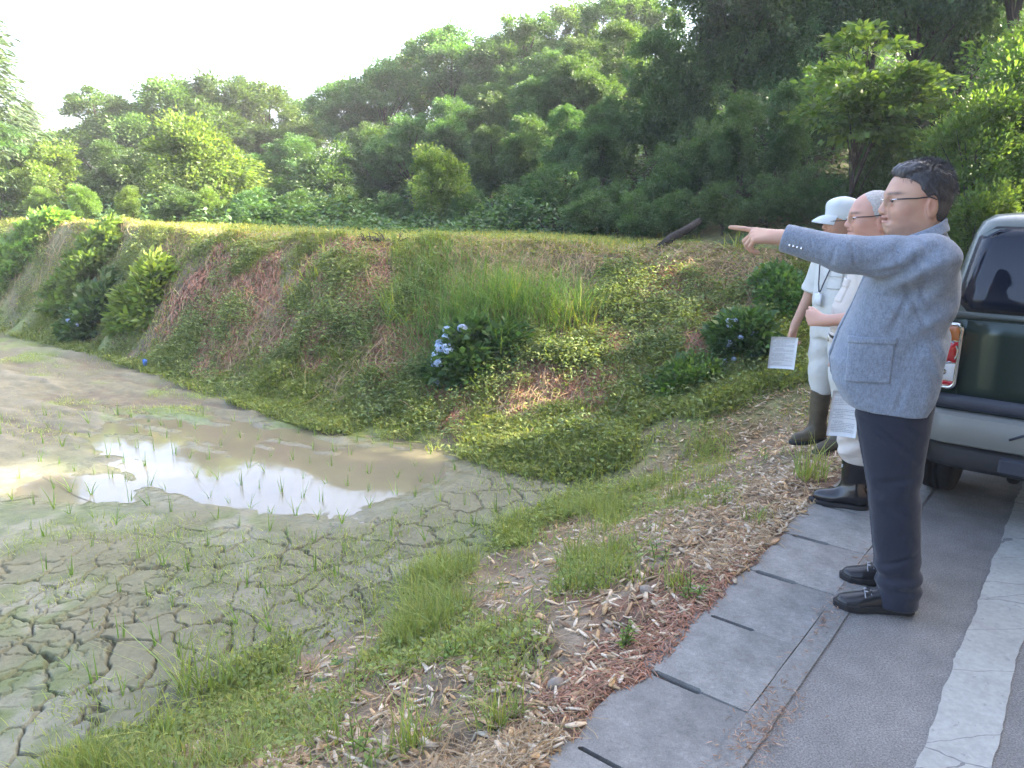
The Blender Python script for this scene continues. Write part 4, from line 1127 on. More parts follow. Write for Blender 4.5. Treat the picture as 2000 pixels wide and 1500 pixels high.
    Dv = unit(u * (.25 + .45 * topk) + A3(-.35, 0, .1) * topk + .25 * g.normal(size=base.shape) + A3(-.35, 0, -.9) * (1 - topk))
    Vh, qh = leaf_quads(fh(base * HS), Dv, unit(g.normal(size=base.shape)), g.uniform(.014, .026, len(base)), .06)
    link('strands', np_mesh('strands', Vh, [qh], [M['hair_dark']]), hr)
    glasses(root, fh, HS); eyes(root, fh, HS)
    return root
pointing_man()
# ================================================================== the two listeners in white work clothes
def worker(loc, f, H_, skin, cloth, boots, boot_top, head_yaw, hair, capped, arms, label, belly, blouse, hs):
    k = H_ / 1.6
    root = empty('person', loc, math.atan2(f[1], f[0]))
    tag(root, label, 'person')
    HO = (.045, 0, 1.475 * k); th, fh = head_frame(HO, head_yaw, R(-2))
    z = lambda *a: [(q[0] * k, *q[1:]) for q in a]
    TORSO = z((.78, -.10, .12 + belly * .3, 0, .155), (.9, -.10, .125 + belly, 0, .16), (1.03, -.105, .125 + belly, 0, .165), (1.15, -.11, .13, 0, .175), (1.24, -.105, .115, 0, .185), (1.29, -.085, .09, 0, .15), (1.325, -.06, .07, 0, .085), (1.36, -.045, .06, 0, .065))
    A = []
    for sy in (1, -1):
        el, wr, fing, back, tside, curl = arms[sy]
        A.append((sy, A3(0, sy * .165, 1.255 * k), A3(*el), A3(*wr), fing, back, tside, curl))
    def body(P):
        d = head_sdf(th(P), hs)
        d = smin(d, cone(P, (.005, 0, 1.3 * k), (.02, 0, 1.42 * k), .058, .054), .03)
        d = smin(d, loft(P, [(q[0], q[1] + .02, q[2] - .02, 0, q[4] - .02) for q in TORSO]), .03)
        for sy, s, e, w, fg, bk, ts, cu in A:
            d = smin(d, chain(P, [s, e, w], [.045, .038, .026], .02), .02)
            d = smin(d, hand_sdf(P, w, fg, bk, ts, .95, cu), .012)
        for sy in (1, -1):
            d = smin(d, chain(P, [(.01, sy * .08, .8 * k), (.015 - .6 * arms.get('back', 0) * (sy < 0), sy * .09, .45 * k), (-.02 - arms.get('back', 0) * (sy < 0), sy * .1, .08)], [.08, .045, .033]), .03)
        return d
    def bcol(V):
        c = head_colour(th(V) / hs, skin); c[V[:, 2] < 1.3 * k] = skin; return c
    solid('body', body, (-.25, -.42, .03), (.5, .42, 1.68 * k), .0055, M['skin'], root, bcol, 1, .02)
    # shirt with short sleeves
    def shirt_solid(P):
        d = loft(P, TORSO, 2.3, False)
        for sy, s, e, w, *_ in A:
            L = e + unit(w - e) * .03 if arms.get('long') else s + (e - s) * .97
            dd = smin(cone(P, s, s + (e - s) * .9, .074, .058), cone(P, s + (e - s) * .9, L, .058, .054), .03)
            d = smin(d, smax(dd, (P - L) @ unit(L - s), .006), .035)
        d = d + folds(P, (.3, .2, .93), 75, .005, 51) * smooth01((1.12 * k - P[:, 2]) / .12) + .005 * vnoise(P[:, 0] * 11, P[:, 1] * 11, P[:, 2] * 7, seed=52)
        return d
    def shirt(P):
        d = shirt_solid(P); d = smax(d, .875 * k - P[:, 2], .008)
        top = 1.352 * k - .5 * np.clip(P[:, 0] + .02, -.02, .3)
        nk = np.hypot(P[:, 0], P[:, 1]) < .12
        return np.where(nk, np.maximum(d, P[:, 2] - top), d)
    sh = solid('shirt', shirt, (-.24, -.42, .82 * k), (.34, .42, 1.42 * k), .0058, cloth, root, None, 1)
    def pkt(P):
        d0 = shirt_solid(P) - .006
        q = np.maximum(np.abs(P[:, 1] - .075) - .05, np.maximum(1.06 * k - P[:, 2], P[:, 2] - 1.17 * k))
        return np.maximum(np.maximum(smax(d0, q, .004), -(d0 + .01)), .02 - P[:, 0])
    solid('pocket', pkt, (0, 0, 1.03 * k), (.22, .16, 1.2 * k), .004, cloth, sh, None, 1)
    def flap(P):
        d0 = shirt_solid(P) - .010
        q = np.maximum(np.abs(P[:, 1] - .075) - .053, np.maximum(1.135 * k - P[:, 2], P[:, 2] - 1.175 * k))
        return np.maximum(np.maximum(smax(d0, q, .004), -(d0 + .012)), .02 - P[:, 0])
    solid('pocket_flap', flap, (0, 0, 1.1 * k), (.22, .16, 1.2 * k), .004, cloth, sh, None, 1)
    # trousers, tucked and bloused over the boots
    bt = boot_top
    leg = [(bt - .03, -.07, .05, .098, .06), (bt + .03, -.1, .085, .1, .082), (bt + .1, -.09, .09, .1, .082), (.48 * k, -.075, .095, .095, .08), (.66 * k, -.09, .105, .088, .088), (.8 * k, -.1, .11, .075, .095)] if blouse else \
          [(bt - .03, -.07, .05, .098, .06), (bt + .06, -.085, .075, .1, .075), (.48 * k, -.075, .09, .095, .08), (.66 * k, -.09, .105, .088, .088), (.8 * k, -.1, .11, .075, .095)]
    bx = arms.get('back', 0.0); legr = [(a, b - bx * smooth01((.85 - a) / .5), c - bx * smooth01((.85 - a) / .5), -d, e) for a, b, c, d, e in leg]
    def trousers(P):
        d = smin(loft(P, leg, 2.2), loft(P, legr, 2.2), .02)
        d = smin(d, loft(P, z((.74, -.1, .115, 0, .158), (.86, -.1, .125 + belly, 0, .16), (.9, -.1, .125 + belly, 0, .158)), 2.3), .03)
        zz = P[:, 2]
        return d + folds(P, (.3, .1, .95), 80, .007, 61) * np.exp(-((zz - bt - .06) / .07) ** 2) + folds(P, (.4, .1, .9), 50, .005, 63) * smooth01((zz - bt - .12) / .1)
    solid('trousers', trousers, (-.2, -.24, bt - .06), (.3, .24, .95 * k), .0058, cloth, root, None, 1)
    # belt
    def belt(P):
        d0 = loft(P, TORSO, 2.3, False) - .009
        return np.maximum(smax(d0, np.abs(P[:, 2] - .868 * k) - .021, .004), -(d0 + .012))
    b = solid('belt', belt, (-.16, -.22, .8 * k), (.32, .22, .93 * k), .0042, M['leather'], root, None, 1)
    xf = float(np.interp(.868 * k, [q[0] for q in TORSO], [q[2] for q in TORSO])) + .012
    bu = MB(); zc = .868 * k
    bu.add(*tube([(xf, -.03, zc - .02), (xf, .03, zc - .02), (xf, .03, zc + .02), (xf, -.03, zc + .02), (xf, -.03, zc - .02)], .0035, 6))
    bu.add(*tube([(xf + .002, 0, zc - .014), (xf + .002, 0, zc + .014)], .003, 6))
    bu.build('buckle', M['metal'], b, True)
    # boots
    for sy in (1, -1):
        def boot(P, sy=sy):
            P = P + A3(bx * (sy < 0), 0, 0)
            x, y, zz = P[:, 0] + .02, P[:, 1] - sy * .105, P[:, 2]
            d = loft(P, [(.06, -.065, .06, sy * .105, .045), (.14, -.068, .05, sy * .103, .046), (bt * .7, -.07, .055, sy * .1, .053), (bt, -.078, .06, sy * .099, .06)], 2.1)
            f_ = ell(P, (.095, sy * .112, .034), (.082, .045, .042)); f_ = smin(f_, ell(P, (-.03, sy * .106, .045), (.055, .042, .06)), .05)
            d = smin(d, f_, .05); d = smax(d, .006 - zz, .004)
            d = d + folds(P, (.5, 0, .86), 70, .004, 71) * np.exp(-((zz - .15) / .05) ** 2)
            inner = loft(P, [(bt - .05, -.066, .048, sy * .099, .05), (bt + .05, -.07, .053, sy * .099, .053)], 2.1)
            return smax(d, -inner, .004)
        bo = solid('boot', boot, (-.14 - bx, -.02 + sy * .1 - .09, -.01), (.24, .02 + sy * .1 + .09, bt + .04), .0045, boots, root, None, 1)
        def sole(P, sy=sy):
            P = P + A3(bx * (sy < 0), 0, 0)
            d = np.minimum(ell(P, (.10, sy * .112, .012), (.094, .05, .2)), ell(P, (-.03, sy * .106, .012), (.062, .046, .2)))
            d = smin(d, ell(P, (.03, sy * .108, .012), (.08, .038, .2)), .03)
            return smax(d, np.abs(P[:, 2] - .008) - .013, .003)
        solid('sole', sole, (-.14 - bx, -.02 + sy * .1 - .09, -.01), (.24, .02 + sy * .1 + .09, .04), .005, M['sole'], bo, None, 1)
        if boots is M['rubber']:
            v, f_ = box((.052 - bx * (sy < 0), sy * .125, bt - .045), (.006, .022, .012)); MB().add(v, f_).build('boot_label', M['paper'], bo)
    # hair or cap
    def hairf(P):
        q = th(P) / hs
        d = ell(q, (-.012, 0, .03), (.101, .08, .09)); d = smin(d, ell(q, (-.03, 0, -.005), (.076, .075, .065)), .03)
        d = d - .002 * vnoise(q[:, 0] * 120, q[:, 1] * 120, q[:, 2] * 120, seed=6)
        line = np.interp(q[:, 2], [-.09, -.06, -.03, 0, .03, .06, .09, .13], [-.055, -.04, -.03, .012, .03, .035, .055, .075])
        d = smax(d, q[:, 0] - line, .012); d = smax(d, -.075 - q[:, 2], .01)
        e = np.minimum(ell(q, (-.026, .08, -.028), (.025, .017, .039)), ell(q, (-.026, -.08, -.028), (.025, .017, .039)))
        return smax(d, -e, .004)
    hc = fh(A3(0, 0, 0))
    solid('hair', hairf, hc - .2, hc + .2, .0042, hair, root, None, 1)
    if capped:
        def crown(P):
            q = th(P) / hs
            d = ell(q, (-.006, 0, .042), (.112, .09, .094)); d = smin(d, ell(q, (.03, 0, .09), (.07, .07, .045)), .03)
            d = smax(d, .018 + .10 * (q[:, 0] + .02) * .5 * (q[:, 0] > -9) - q[:, 2] - .02, .004)
            seam = np.abs(np.sin(np.arctan2(q[:, 1], q[:, 0]) * 3)); d = d + .0016 * np.exp(-(seam / .08) ** 2)
            d = d + .004 * vnoise(q[:, 0] * 18, q[:, 1] * 18, q[:, 2] * 18, seed=81)
            return np.maximum(d, -(ell(q, (-.006, 0, .038), (.101, .079, .083))))
        cp = solid('cap', crown, hc - .2, hc + .22, .004, M['capcloth'], root, None, 1)
        n = 15; th_ = np.linspace(-1.0, 1.0, n); rr_ = np.linspace(0, 1, 6); V = []
        for t in rr_:
            for a in th_:
                x = .098 * math.cos(a) + t * .088 * max(math.cos(a * 1.45), .0) ** .6; y = .085 * math.sin(a)
                V.append((x, y, .03 - .035 * t * t - 14 * y * y * t * .25 + .006 * math.cos(a) ))
        V = np.array(V); I, J = np.meshgrid(np.arange(5), np.arange(n - 1), indexing='ij')
        q = np.stack([I * n + J, I * n + J + 1, (I + 1) * n + J + 1, (I + 1) * n + J], -1).reshape(-1, 4)
        mb = MB(); mb.add(fh(V * hs), q); mb.add(fh((V - A3(0, 0, .0035)) * hs), q[:, ::-1])
        mb.build('brim', M['capcloth'], cp, True)
        v, f_ = tube(fh(A3([-.004, 0, .134], [-.004, 0, .141]) * hs), [.009, .006], 8); MB().add(v, f_).build('cap_button', M['capcloth'], cp, True)
        st = MB(); st.add(*box((-.122, 0, .02), (.012, .06, .018))); st.v[-1] = fh(st.v[-1] * hs)
        st.build('cap_strap', M['capcloth'], cp)
    glasses(root, fh, hs); eyes(root, fh, hs)
    return root, fh, xf

fist = [(1.1, 1.3, .9)] * 4
hang = [(.35, .45, .3)] * 4
grip = [(.7, .9, .5)] * 4
# middle man, bare-headed
z2 = float(H(np.array([1.79]), np.array([3.62]))[0])
arms2 = {1: ((-.02, .25, .985), (.195, .19, .945), (.9, -.42, .05), (.35, .9, .2), (.1, -.2, .97), fist),
         -1: ((.0, -.235, .97), (.11, -.2, .745), (.25, .1, -.96), (.3, -.95, 0), (.95, .3, .2), grip), 'back': .14}
m2, fh2, _ = worker((1.755, 3.60, max(z2, 0.006)), (-.894, .447), 1.55, SKIN2, M['work2'], M['rubber'], .26, R(14), M['hair_grey'], False, arms2, 'bare-headed grey-haired man in white work clothes standing behind the pointing man', .055, True, 1.0)
# man with the cap, on the grass beside the road
z3 = float(H(np.array([2.05]), np.array([4.62]))[0])
arms3 = {1: ((-.05, .245, .98), (.07, .245, .77), (.2, -.05, -.97), (0, 1, 0), (.97, 0, .2), hang),
         -1: ((.02, -.25, .985), (.13, -.245, .765), (.3, .12, -.94), (.25, -.96, 0), (.93, .25, .3), grip)}
m3, fh3, x3 = worker((2.05, 4.62, z3), (-.93, -.30), 1.565, SKIN3, M['work'], M['rubber_brown'], .36, R(-22), M['hair_dark'], True, arms3, 'man in a white cap and white work clothes holding a sheet of paper', .02, False, 1.0)
# lanyard and badge
k3 = 1.0
def lanyard():
    pts = []
    for sy, sgn in ((1, 1), (-1, -1)):
        pts.append([(-.05, sy * .05, 1.34), (.03, sy * .075, 1.335), (.105, sy * .07, 1.26), (.142, sy * .05, 1.17), (.163, sy * .02, 1.06), (.168, 0, 1.0)])
    mb = MB()
    for p in pts: mb.add(*tube(p, .0045, 6))
    o = mb.build('lanyard', M['cord'], m3, True)
    v, f = box((.175, 0, .965), (.005, .058, .075)); MB().add(v, f).build('badge', M['paper'], o)
    v, f = box((.171, 0, 1.004), (.01, .018, .014)); MB().add(v, f).build('clip', M['metal'], o)
lanyard()
def in_world(root, p):
    c, s = math.cos(root.rotation_euler.z), math.sin(root.rotation_euler.z)
    return A3(root.location.x + c * p[0] - s * p[1], root.location.y + s * p[0] + c * p[1], root.location.z + p[2])
def held_sheet(root, c, wdir, hdir, w, h, label, seed):
    c = in_world(root, c); rz = root.rotation_euler.z
    rot = lambda v: unit(A3(math.cos(rz) * v[0] - math.sin(rz) * v[1], math.sin(rz) * v[0] + math.cos(rz) * v[1], v[2]))
    U, D = unit(A3(*wdir)), unit(A3(*hdir))
    tl = c - U * w / 2; tr = c + U * w / 2
    e = empty('paper_sheet', c)
    o = sheet('sheet', [tl - c, tr - c, tr + D * h - c, tl + D * h - c], .0016, M['paper'], e, text_lines(seed))
    tag(e, label, 'paper')
held_sheet(m3, (.235, -.20, .70), (.9, -.42, .03), (-.02, .06, -1), .165, .215, 'white printed sheet held low in the hand of the man with the cap', 3)
held_sheet(m2, (.06, .235, .62), (.88, -.46, .03), (-.04, .03, -1), .13, .23, 'white printed sheet hanging at the knees of the bare-headed man', 4)
# ------------------------------------------------------------------ the parked vehicles
def paint(name, c, rough=.28): return mat(name, c, rough, metal=.35, spec=.4, coat=.45, noises=[(900, .85, 1.15)])
M['green'] = paint("dark_green_metallic", (.022, .04, .032))
M['pale_green'] = paint("sky_sheen_and_trim_green", (.095, .115, .105), .4)  # roof's sky reflection put into a paler green; the sill trim shares it
M['silver'] = mat("silver_grey_plastic", (.2, .21, .2), .5, metal=.2)
M['trim'] = mat("dark_blue_grey_plastic", (.035, .042, .06), .5)
M['black_trim'] = mat("black_textured_plastic", (.018, .019, .022), .65, bumps=[(300, .3, .002)])
M['car_glass'] = mat("dark_tinted_glass", (.01, .014, .024), .03, spec=.35)
M['chrome'] = mat("chrome", (.5, .51, .52), .15, metal=1)
M['red_lens'] = mat("red_lamp_lens", (.42, .012, .02), .12, coat=1.0)
M['amber_lens'] = mat("amber_lamp_lens", (.40, .13, .03), .12, coat=1.0)
M['clear_lens'] = mat("clear_lamp_lens", (.62, .64, .66), .1, coat=1.0)
M['tyre'] = mat("tyre_rubber", (.015, .015, .016), .85, bumps=[(40, .4, .01)])
M['pale_cloth'] = mat("pale_green_cloth", (.42, .52, .42), .8)
M['white_paint'] = mat("white_car_paint", (.78, .79, .8), .25, coat=.8)
M['underbody'] = mat("underbody", (.01, .01, .01), .9)

def ribbon(rings, closed=True):
    """quads between successive rings of equal length"""
    n = len(rings[0]); V = np.concatenate([np.asarray(r, float) for r in rings]); m = len(rings)
    I = np.arange(m - 1)[:, None] * n; J = np.arange(n if closed else n - 1)[None]
    return V, np.stack([I + J, I + (J + 1) % n, I + n + (J + 1) % n, I + n + J], -1).reshape(-1, 4)
def rrect(w0, w1, z0, z1, r, n=5):
    out = []
    for cx, cz, a0 in ((w1 - r, z1 - r, 0), (w0 + r, z1 - r, 90), (w0 + r, z0 + r, 180), (w1 - r, z0 + r, 270)):
        for k in range(n): a = R(a0 + 90 * k / (n - 1)); out.append((cx + r * math.cos(a), cz + r * math.sin(a)))
    return np.array(out)
def cap_fan(mb, ring, flip=False, c=None):
    ring = np.asarray(ring, float); n = len(ring); ce = ring.mean(0)
    f = np.stack([np.arange(n), (np.arange(n) + 1) % n, np.full(n, n)], 1)
    mb.add(np.concatenate([ring, ce[None]]), f[:, ::-1] if flip else f)
def quad_patch(p00, p10, p11, p01, bulge, nrm, n=9, m=7):
    u, v = np.linspace(0, 1, n), np.linspace(0, 1, m); U, Vv = np.meshgrid(u, v, indexing='ij'); U, Vv = U[..., None], Vv[..., None]
    P = (np.array(p00) * (1 - U) + np.array(p10) * U) * (1 - Vv) + (np.array(p01) * (1 - U) + np.array(p11) * U) * Vv
    P = P + np.array(nrm) * bulge * (4 * U * (1 - U)) * 1.0
    I, J = np.meshgrid(np.arange(n - 1), np.arange(m - 1), indexing='ij')
    return P.reshape(-1, 3), np.stack([I * m + J, (I + 1) * m + J, (I + 1) * m + J + 1, I * m + J + 1], -1).reshape(-1, 4)
def thick(patch, nrm, t):
    V, q = patch; n = len(V); nrm = np.asarray(nrm, float)
    E = np.concatenate([q[:, [0, 1]], q[:, [1, 2]], q[:, [2, 3]], q[:, [3, 0]]])
    key = {tuple(e) for e in E.tolist()}; b = np.array([e for e in E.tolist() if (e[1], e[0]) not in key])
    side = np.stack([b[:, 0], b[:, 0] + n, b[:, 1] + n, b[:, 1]], 1)
    return np.concatenate([V, V - nrm * t]), [q, q[:, ::-1] + n, side]

def wheel(root, x, y, z, rad, wid, label=None):
    """axle along local x"""
    w = MB(); th = np.linspace(0, 2 * np.pi, 37)[:-1]
    prof = [(-.5, .62), (-.5, .86), (-.44, .95), (-.36, .99), (-.12, 1.0), (-.1, .975), (-.06, .975), (-.04, 1.0), (.04, 1.0), (.06, .975), (.1, .975), (.12, 1.0), (.36, .99), (.44, .95), (.5, .86), (.5, .62)]
    rings = [np.stack([np.full(36, x + a * wid), y + b * rad * np.cos(th), z + b * rad * np.sin(th)], 1) for a, b in prof]
    w.add(*ribbon(rings)); t = w.build('wheel', M['tyre'], root, True)
    r = MB(); s = 1 if x > 0 else -1
    rings = [np.stack([np.full(36, x + a * wid * s), y + b * rad * np.cos(th), z + b * rad * np.sin(th)], 1) for a, b in ((.47, .64), (.40, .58), (.30, .5), (.38, .2), (.42, .12), (.42, .01))]
    r.add(*ribbon(rings)); r.build('rim', M['silver'], t, True)
    return t

def suv():
    """local x to the right of the car, y forward, z up; origin on the ground under the middle of the tail"""
    W = .745
    e = empty('parked_car', (*road(4.0, -.645 + W)[:2], 0), -DA)
    tag(e, 'dark green four-wheel-drive car parked tail-on beside the men', 'car')
    # lower body
    yst = [.0, .03, .12, .5, 1.5, 2.6, 3.0, 3.2, 3.26]
    def sect(y, z0, z1, w):
        pts = [(-w * .93, z0), (-w, z0 + .12), (-w, z1 - .22), (-w * .985, z1 - .06), (-w * .955, z1), (0, z1 + .012), (w * .955, z1), (w * .985, z1 - .06), (w, z1 - .22), (w, z0 + .12), (w * .93, z0), (0, z0)]
        return np.array([(a, y, b) for a, b in pts])
    rings = [sect(y, .34, {0: .97}.get(y, 1.0 if y < 2.3 else (.98 if y < 2.7 else .9)), W * wf) for y, wf in zip(yst, (.955, .985, 1, 1, 1, 1, .98, .94, .88))]
    b = MB(); b.add(*ribbon(rings)); cap_fan(b, rings[0]); cap_fan(b, rings[-1], True)
    body = b.build('body', M['green'], e)
    mod_bevel(body, .018)
    # wheel arches (dark), wheels
    for sx in (-1, 1):
        for y in (.42, 2.55):
            th = np.linspace(-.25, np.pi + .25, 19); a = MB()
            rr = [np.stack([np.full(19, sx * xx), y + q * np.cos(th), .33 + q * np.sin(th)], 1) for xx, q in ((W - .01, .37), (W + .025, .37), (W + .03, .42), (W - .01, .44))]
            a.add(*ribbon(rr, False)); a.build('arch_trim', M['black_trim'], e, True)
            wheel(e, sx * (W - .075), y, .335, .335, .165)
    u = MB(); u.add(*box((0, 1.7, .33), (W * 1.6, 3.0, .12))); u.add(*box((0, .48, .3), (1.3, .09, .08))); u.build('underbody', M['underbody'], e)
    # upper body with roof
    def us(y, z, w, zt=None): return (y, z, w)
    def usect(y0, y1, w, z, wt, zt, lean):
        return None
    zs = [.985, 1.1, 1.25, 1.355, 1.412, 1.443, 1.452]; wl = [.955, .935, .90, .872, .845, .79, .6]; yr = [.015, .035, .07, .105, .14, .2, .34]
    yf = [2.38, 2.28, 2.12, 2.0, 1.93, 1.86, 1.7]
    def loop(k):
        w = W * wl[k]; r = .12; y0, y1 = yr[k], yf[k]; o = []
        for cx, cy, a0 in ((w - r, y1 - r, 0), (-w + r, y1 - r, 90), (-w + r, y0 + r, 180), (w - r, y0 + r, 270)):
            for j in range(5): a = R(a0 + 22.5 * j); o.append((cx + r * math.cos(a), cy + r * math.sin(a), zs[k]))
        return np.array(o)
    c = MB(); rings = [loop(k) for k in range(len(zs))]; c.add(*ribbon(rings)); cap_fan(c, rings[-1])
    c.build('roof', M['pale_green'], e, True)
    nb = A3(0, -.97, .2)
    # tailgate glass and its dark frame
    def tail(x, z, off=.0):
        k = np.interp(z, zs, yr); wx = W * np.interp(z, zs, wl)
        rad = .12; ax = abs(x); corner = max(ax - (wx - rad), 0)
        return A3(x, k - off + (rad - math.sqrt(max(rad ** 2 - corner ** 2, 0)) if corner else 0), z)
    def tailpatch(x00, x01, x10, x11, z0, z1, off, n=22, m=9, rc=.06):
        V = []
        for i in range(n):
            for j in range(m):
                v = j / (m - 1); u = i / (n - 1); z = z0 + (z1 - z0) * v
                xa = x00 + (x01 - x00) * v; xb = x10 + (x11 - x10) * v
                s = abs(2 * v - 1); ins = rc * max(0, (s - .7) / .3) ** 2.5
                V.append(tail(xa + ins + (xb - xa - 2 * ins) * u, z, off))
        I, J = np.meshgrid(np.arange(n - 1), np.arange(m - 1), indexing='ij')
        return np.array(V), np.stack([I * m + J, (I + 1) * m + J, (I + 1) * m + J + 1, I * m + J + 1], -1).reshape(-1, 4)
    MB().add(*thick(tailpatch(-.672, -.615, .672, .615, 1.005, 1.392, .006), (0, -1, 0), .01)).build('window_seal', M['black_trim'], e, True)
    gl = MB().add(*thick(tailpatch(-.655, -.60, .655, .60, 1.02, 1.38, .012), (0, -1, 0), .006)).build('rear_window', M['car_glass'], e, True)
    MB().add(*thick(tailpatch(-.385, -.375, -.30, -.31, 1.10, 1.235, .0165, 5, 9, .004), (0, -1, 0), .003)).build('inside_box_patch', M['pale_cloth'], gl, True)  # pale patch on the glass stands in for a box inside
    wp = MB(); wp.add(*tube([tail(-.36, 1.035, .03), tail(-.1, 1.04, .035), tail(.1, 1.035, .035)], [.008, .01, .012], 6)); wp.add(*tube([tail(.1, 1.035, .02), tail(.1, 1.035, .05)], .02, 10))
    wp.build('wiper', M['black_plastic'], e, True)
    # sill trim below the glass
    s = MB(); s.add(*box((0, .012, .987), (W * 1.86, .03, .028))); mod_bevel(s.build('waist_trim', M['pale_green'], e), .006)
    # tailgate panel with shut lines
    tg = MB(); tg.add(*thick(quad_patch((-.60, -.006, .60), (.60, -.006, .60), (.60, -.006, .965), (-.60, -.006, .965), .02, (0, -1, 0)), (0, -1, 0), .02))
    g = tg.build('tailgate', M['green'], e, True)
    h = MB(); h.add(*box((.0, -.045, .80), (.2, .03, .035))); mod_bevel(h.build('handle', M['black_plastic'], g), .008)
    # number plate
    pl = MB(); pl.add(*box((.12, -.038, .70), (.33, .012, .165))); pt = pl.build('number_plate', mat("number_plate_yellow", (.62, .56, .12), .5), g)
    # dark band, bumper, lower skirt
    def bar(z0, z1, out, m, name, w=W, ends=.12, par=e, rb=.02):
        rings = []
        for x in np.linspace(-w, w, 25):
            k = max(0, (abs(x) - (w - ends)) / ends); yb = -out + out * 1.0 * (1 - math.sqrt(max(0, 1 - k * k))) + k * k * .05
            rings.append(np.array([(x, yb, z0), (x, yb - .012, z0 + .02), (x, yb - .012, z1 - .02), (x, yb, z1), (x, .2, z1), (x, .2, z0)]))
        o = MB().add(*ribbon(rings)); cap_fan(o, rings[0], True); cap_fan(o, rings[-1])
        return o.build(name, m, par, False)
    bar(.545, .612, .028, M['trim'], 'rear_band', W * .99)
    bp = bar(.385, .535, .085, M['silver'], 'bumper', W * 1.01); mod_bevel(bp, .012)
    rc = MB(); pts = [(-.36, -.1, .455), (-.30, -.101, .492), (-.26, -.101, .498), (.26, -.101, .498), (.30, -.101, .492), (.36, -.1, .455)]; rc.add(*tube(pts, .006, 6)); rc.build('bumper_crease', M['trim'], bp, True)
    bar(.265, .378, .06, M['black_trim'], 'rear_skirt', W * .97, .2)
    tc = MB(); tc.add(*thick(quad_patch((-.40, -.082, .28), (-.19, -.082, .28), (-.19, -.082, .362), (-.40, -.082, .362), .006, (0, -1, 0)), (0, -1, 0), .03)); mod_bevel(tc.build('tow_cover', M['trim'], e, True), .012)
    ex = MB(); ex.add(*tube([(-.34, .9, .26), (-.33, .2, .235), (-.33, .06, .23)], .028, 10)); ex.build('exhaust_pipe', M['underbody'], e, True)
    # lamps
    for sx in (-1, 1):
        lm = MB(); x0, x1 = sorted((sx * .605, sx * .728))
        ring = lambda g, y: np.array([(a, y + .11 * max(0, (abs(a) - .67) / .08) ** 2, b) for a, b in rrect(x0 + g, x1 - g, .635 + g, .955 - g, .03)])
        rings = [ring(0, .02), ring(0, -.028), ring(.004, -.036), ring(.013, -.036), ring(.016, -.03)]
        lm.add(*ribbon(rings)); cap_fan(lm, ring(.016, -.03)); l = lm.build('tail_lamp', M['chrome'], e, True)
        def lens(z0, z1, m, name, dome=.018):
            xa, xb = x0 + .017, x1 - .017; P = []
            n = 11
            for i in range(n):
                for j in range(n):
                    u, v = i / (n - 1), j / (n - 1); a = xa + (xb - xa) * u
                    P.append((a, -.031 - dome * (1 - (2 * u - 1) ** 4) * (1 - (2 * v - 1) ** 4) + .11 * max(0, (abs(a) - .67) / .08) ** 2, z0 + (z1 - z0) * v))
            I, J = np.meshgrid(np.arange(n - 1), np.arange(n - 1), indexing='ij')
            MB().add(np.array(P), np.stack([I * n + J, (I + 1) * n + J, (I + 1) * n + J + 1, I * n + J + 1], -1).reshape(-1, 4)).build(name, m, l, True)
        lens(.655, .676, M['red_lens'], 'reflector', .006); lens(.68, .76, M['clear_lens'], 'reverse_lamp', .01); lens(.765, .865, M['red_lens'], 'brake_lamp', .028); lens(.87, .94, M['amber_lens'], 'indicator', .012)
        cx = (x0 + x1) / 2; th = np.linspace(0, 2 * np.pi, 25)
        rg = MB(); rg.add(*tube([(cx + .047 * math.cos(a), -.036, .815 + .052 * math.sin(a)) for a in th], .005, 6, False)); rg.build('lamp_ring', M['chrome'], l, True)
        bl = MB(); bl.add(*tube([(cx, -.03, .72), (cx, -.048, .72)], [.02, .012], 12)); bl.build('bulb', M['chrome'], l, True)
    # side windows, mirrors, handles
    for sx in (-1, 1):
        for (ya, yb, yc, yd) in ((.30, .98, .95, .36), (1.06, 2.0, 1.76, 1.06)):
            o = MB(); x = lambda z: sx * (W * np.interp(z, zs, wl) + .004)
            P = quad_patch((x(1.03), ya, 1.03), (x(1.03), yb, 1.03), (x(1.37), yc, 1.37), (x(1.37), yd, 1.37), .0, (sx, 0, 0))
            V, q = thick(P, (sx, 0, 0), .006); o.add(V, q); o.build('side_window', M['car_glass'], e, True)
        o = MB(); o.add(*box((sx * (W + .09), 2.05, 1.06), (.16, .08, .13))); mod_bevel(o.build('wing_mirror', M['green'], e), .03)
        for y in (.5, 1.3):
            o = MB(); o.add(*box((sx * (W + .012), y, .9), (.03, .16, .03))); mod_bevel(o.build('door_handle', M['black_plastic'], e), .008)
    ws = MB(); ws.add(*thick(quad_patch((-.62, 2.37, 1.03), (.62, 2.37, 1.03), (.55, 1.99, 1.40), (-.55, 1.99, 1.40), .03, (0, 1, .6)), (0, .8, .6), .006)); ws.build('windscreen', M['car_glass'], e, True)
    return e
def mod_bevel(o, w, seg=2):
    """bevel now, so that the stored mesh is the final one"""
    bm = bmesh.new(); bm.from_mesh(o.data); bmesh.ops.remove_doubles(bm, verts=bm.verts[:], dist=1e-5)
    bmesh.ops.recalc_face_normals(bm, faces=bm.faces[:])
    ed = [e for e in bm.edges if len(e.link_faces) == 2 and e.calc_face_angle(0) > .5]
    try: bmesh.ops.bevel(bm, geom=ed, offset=w, segments=seg, affect='EDGES', clamp_overlap=True)
    except Exception: pass
    bm.to_mesh(o.data); bm.free()
    return o
suv()

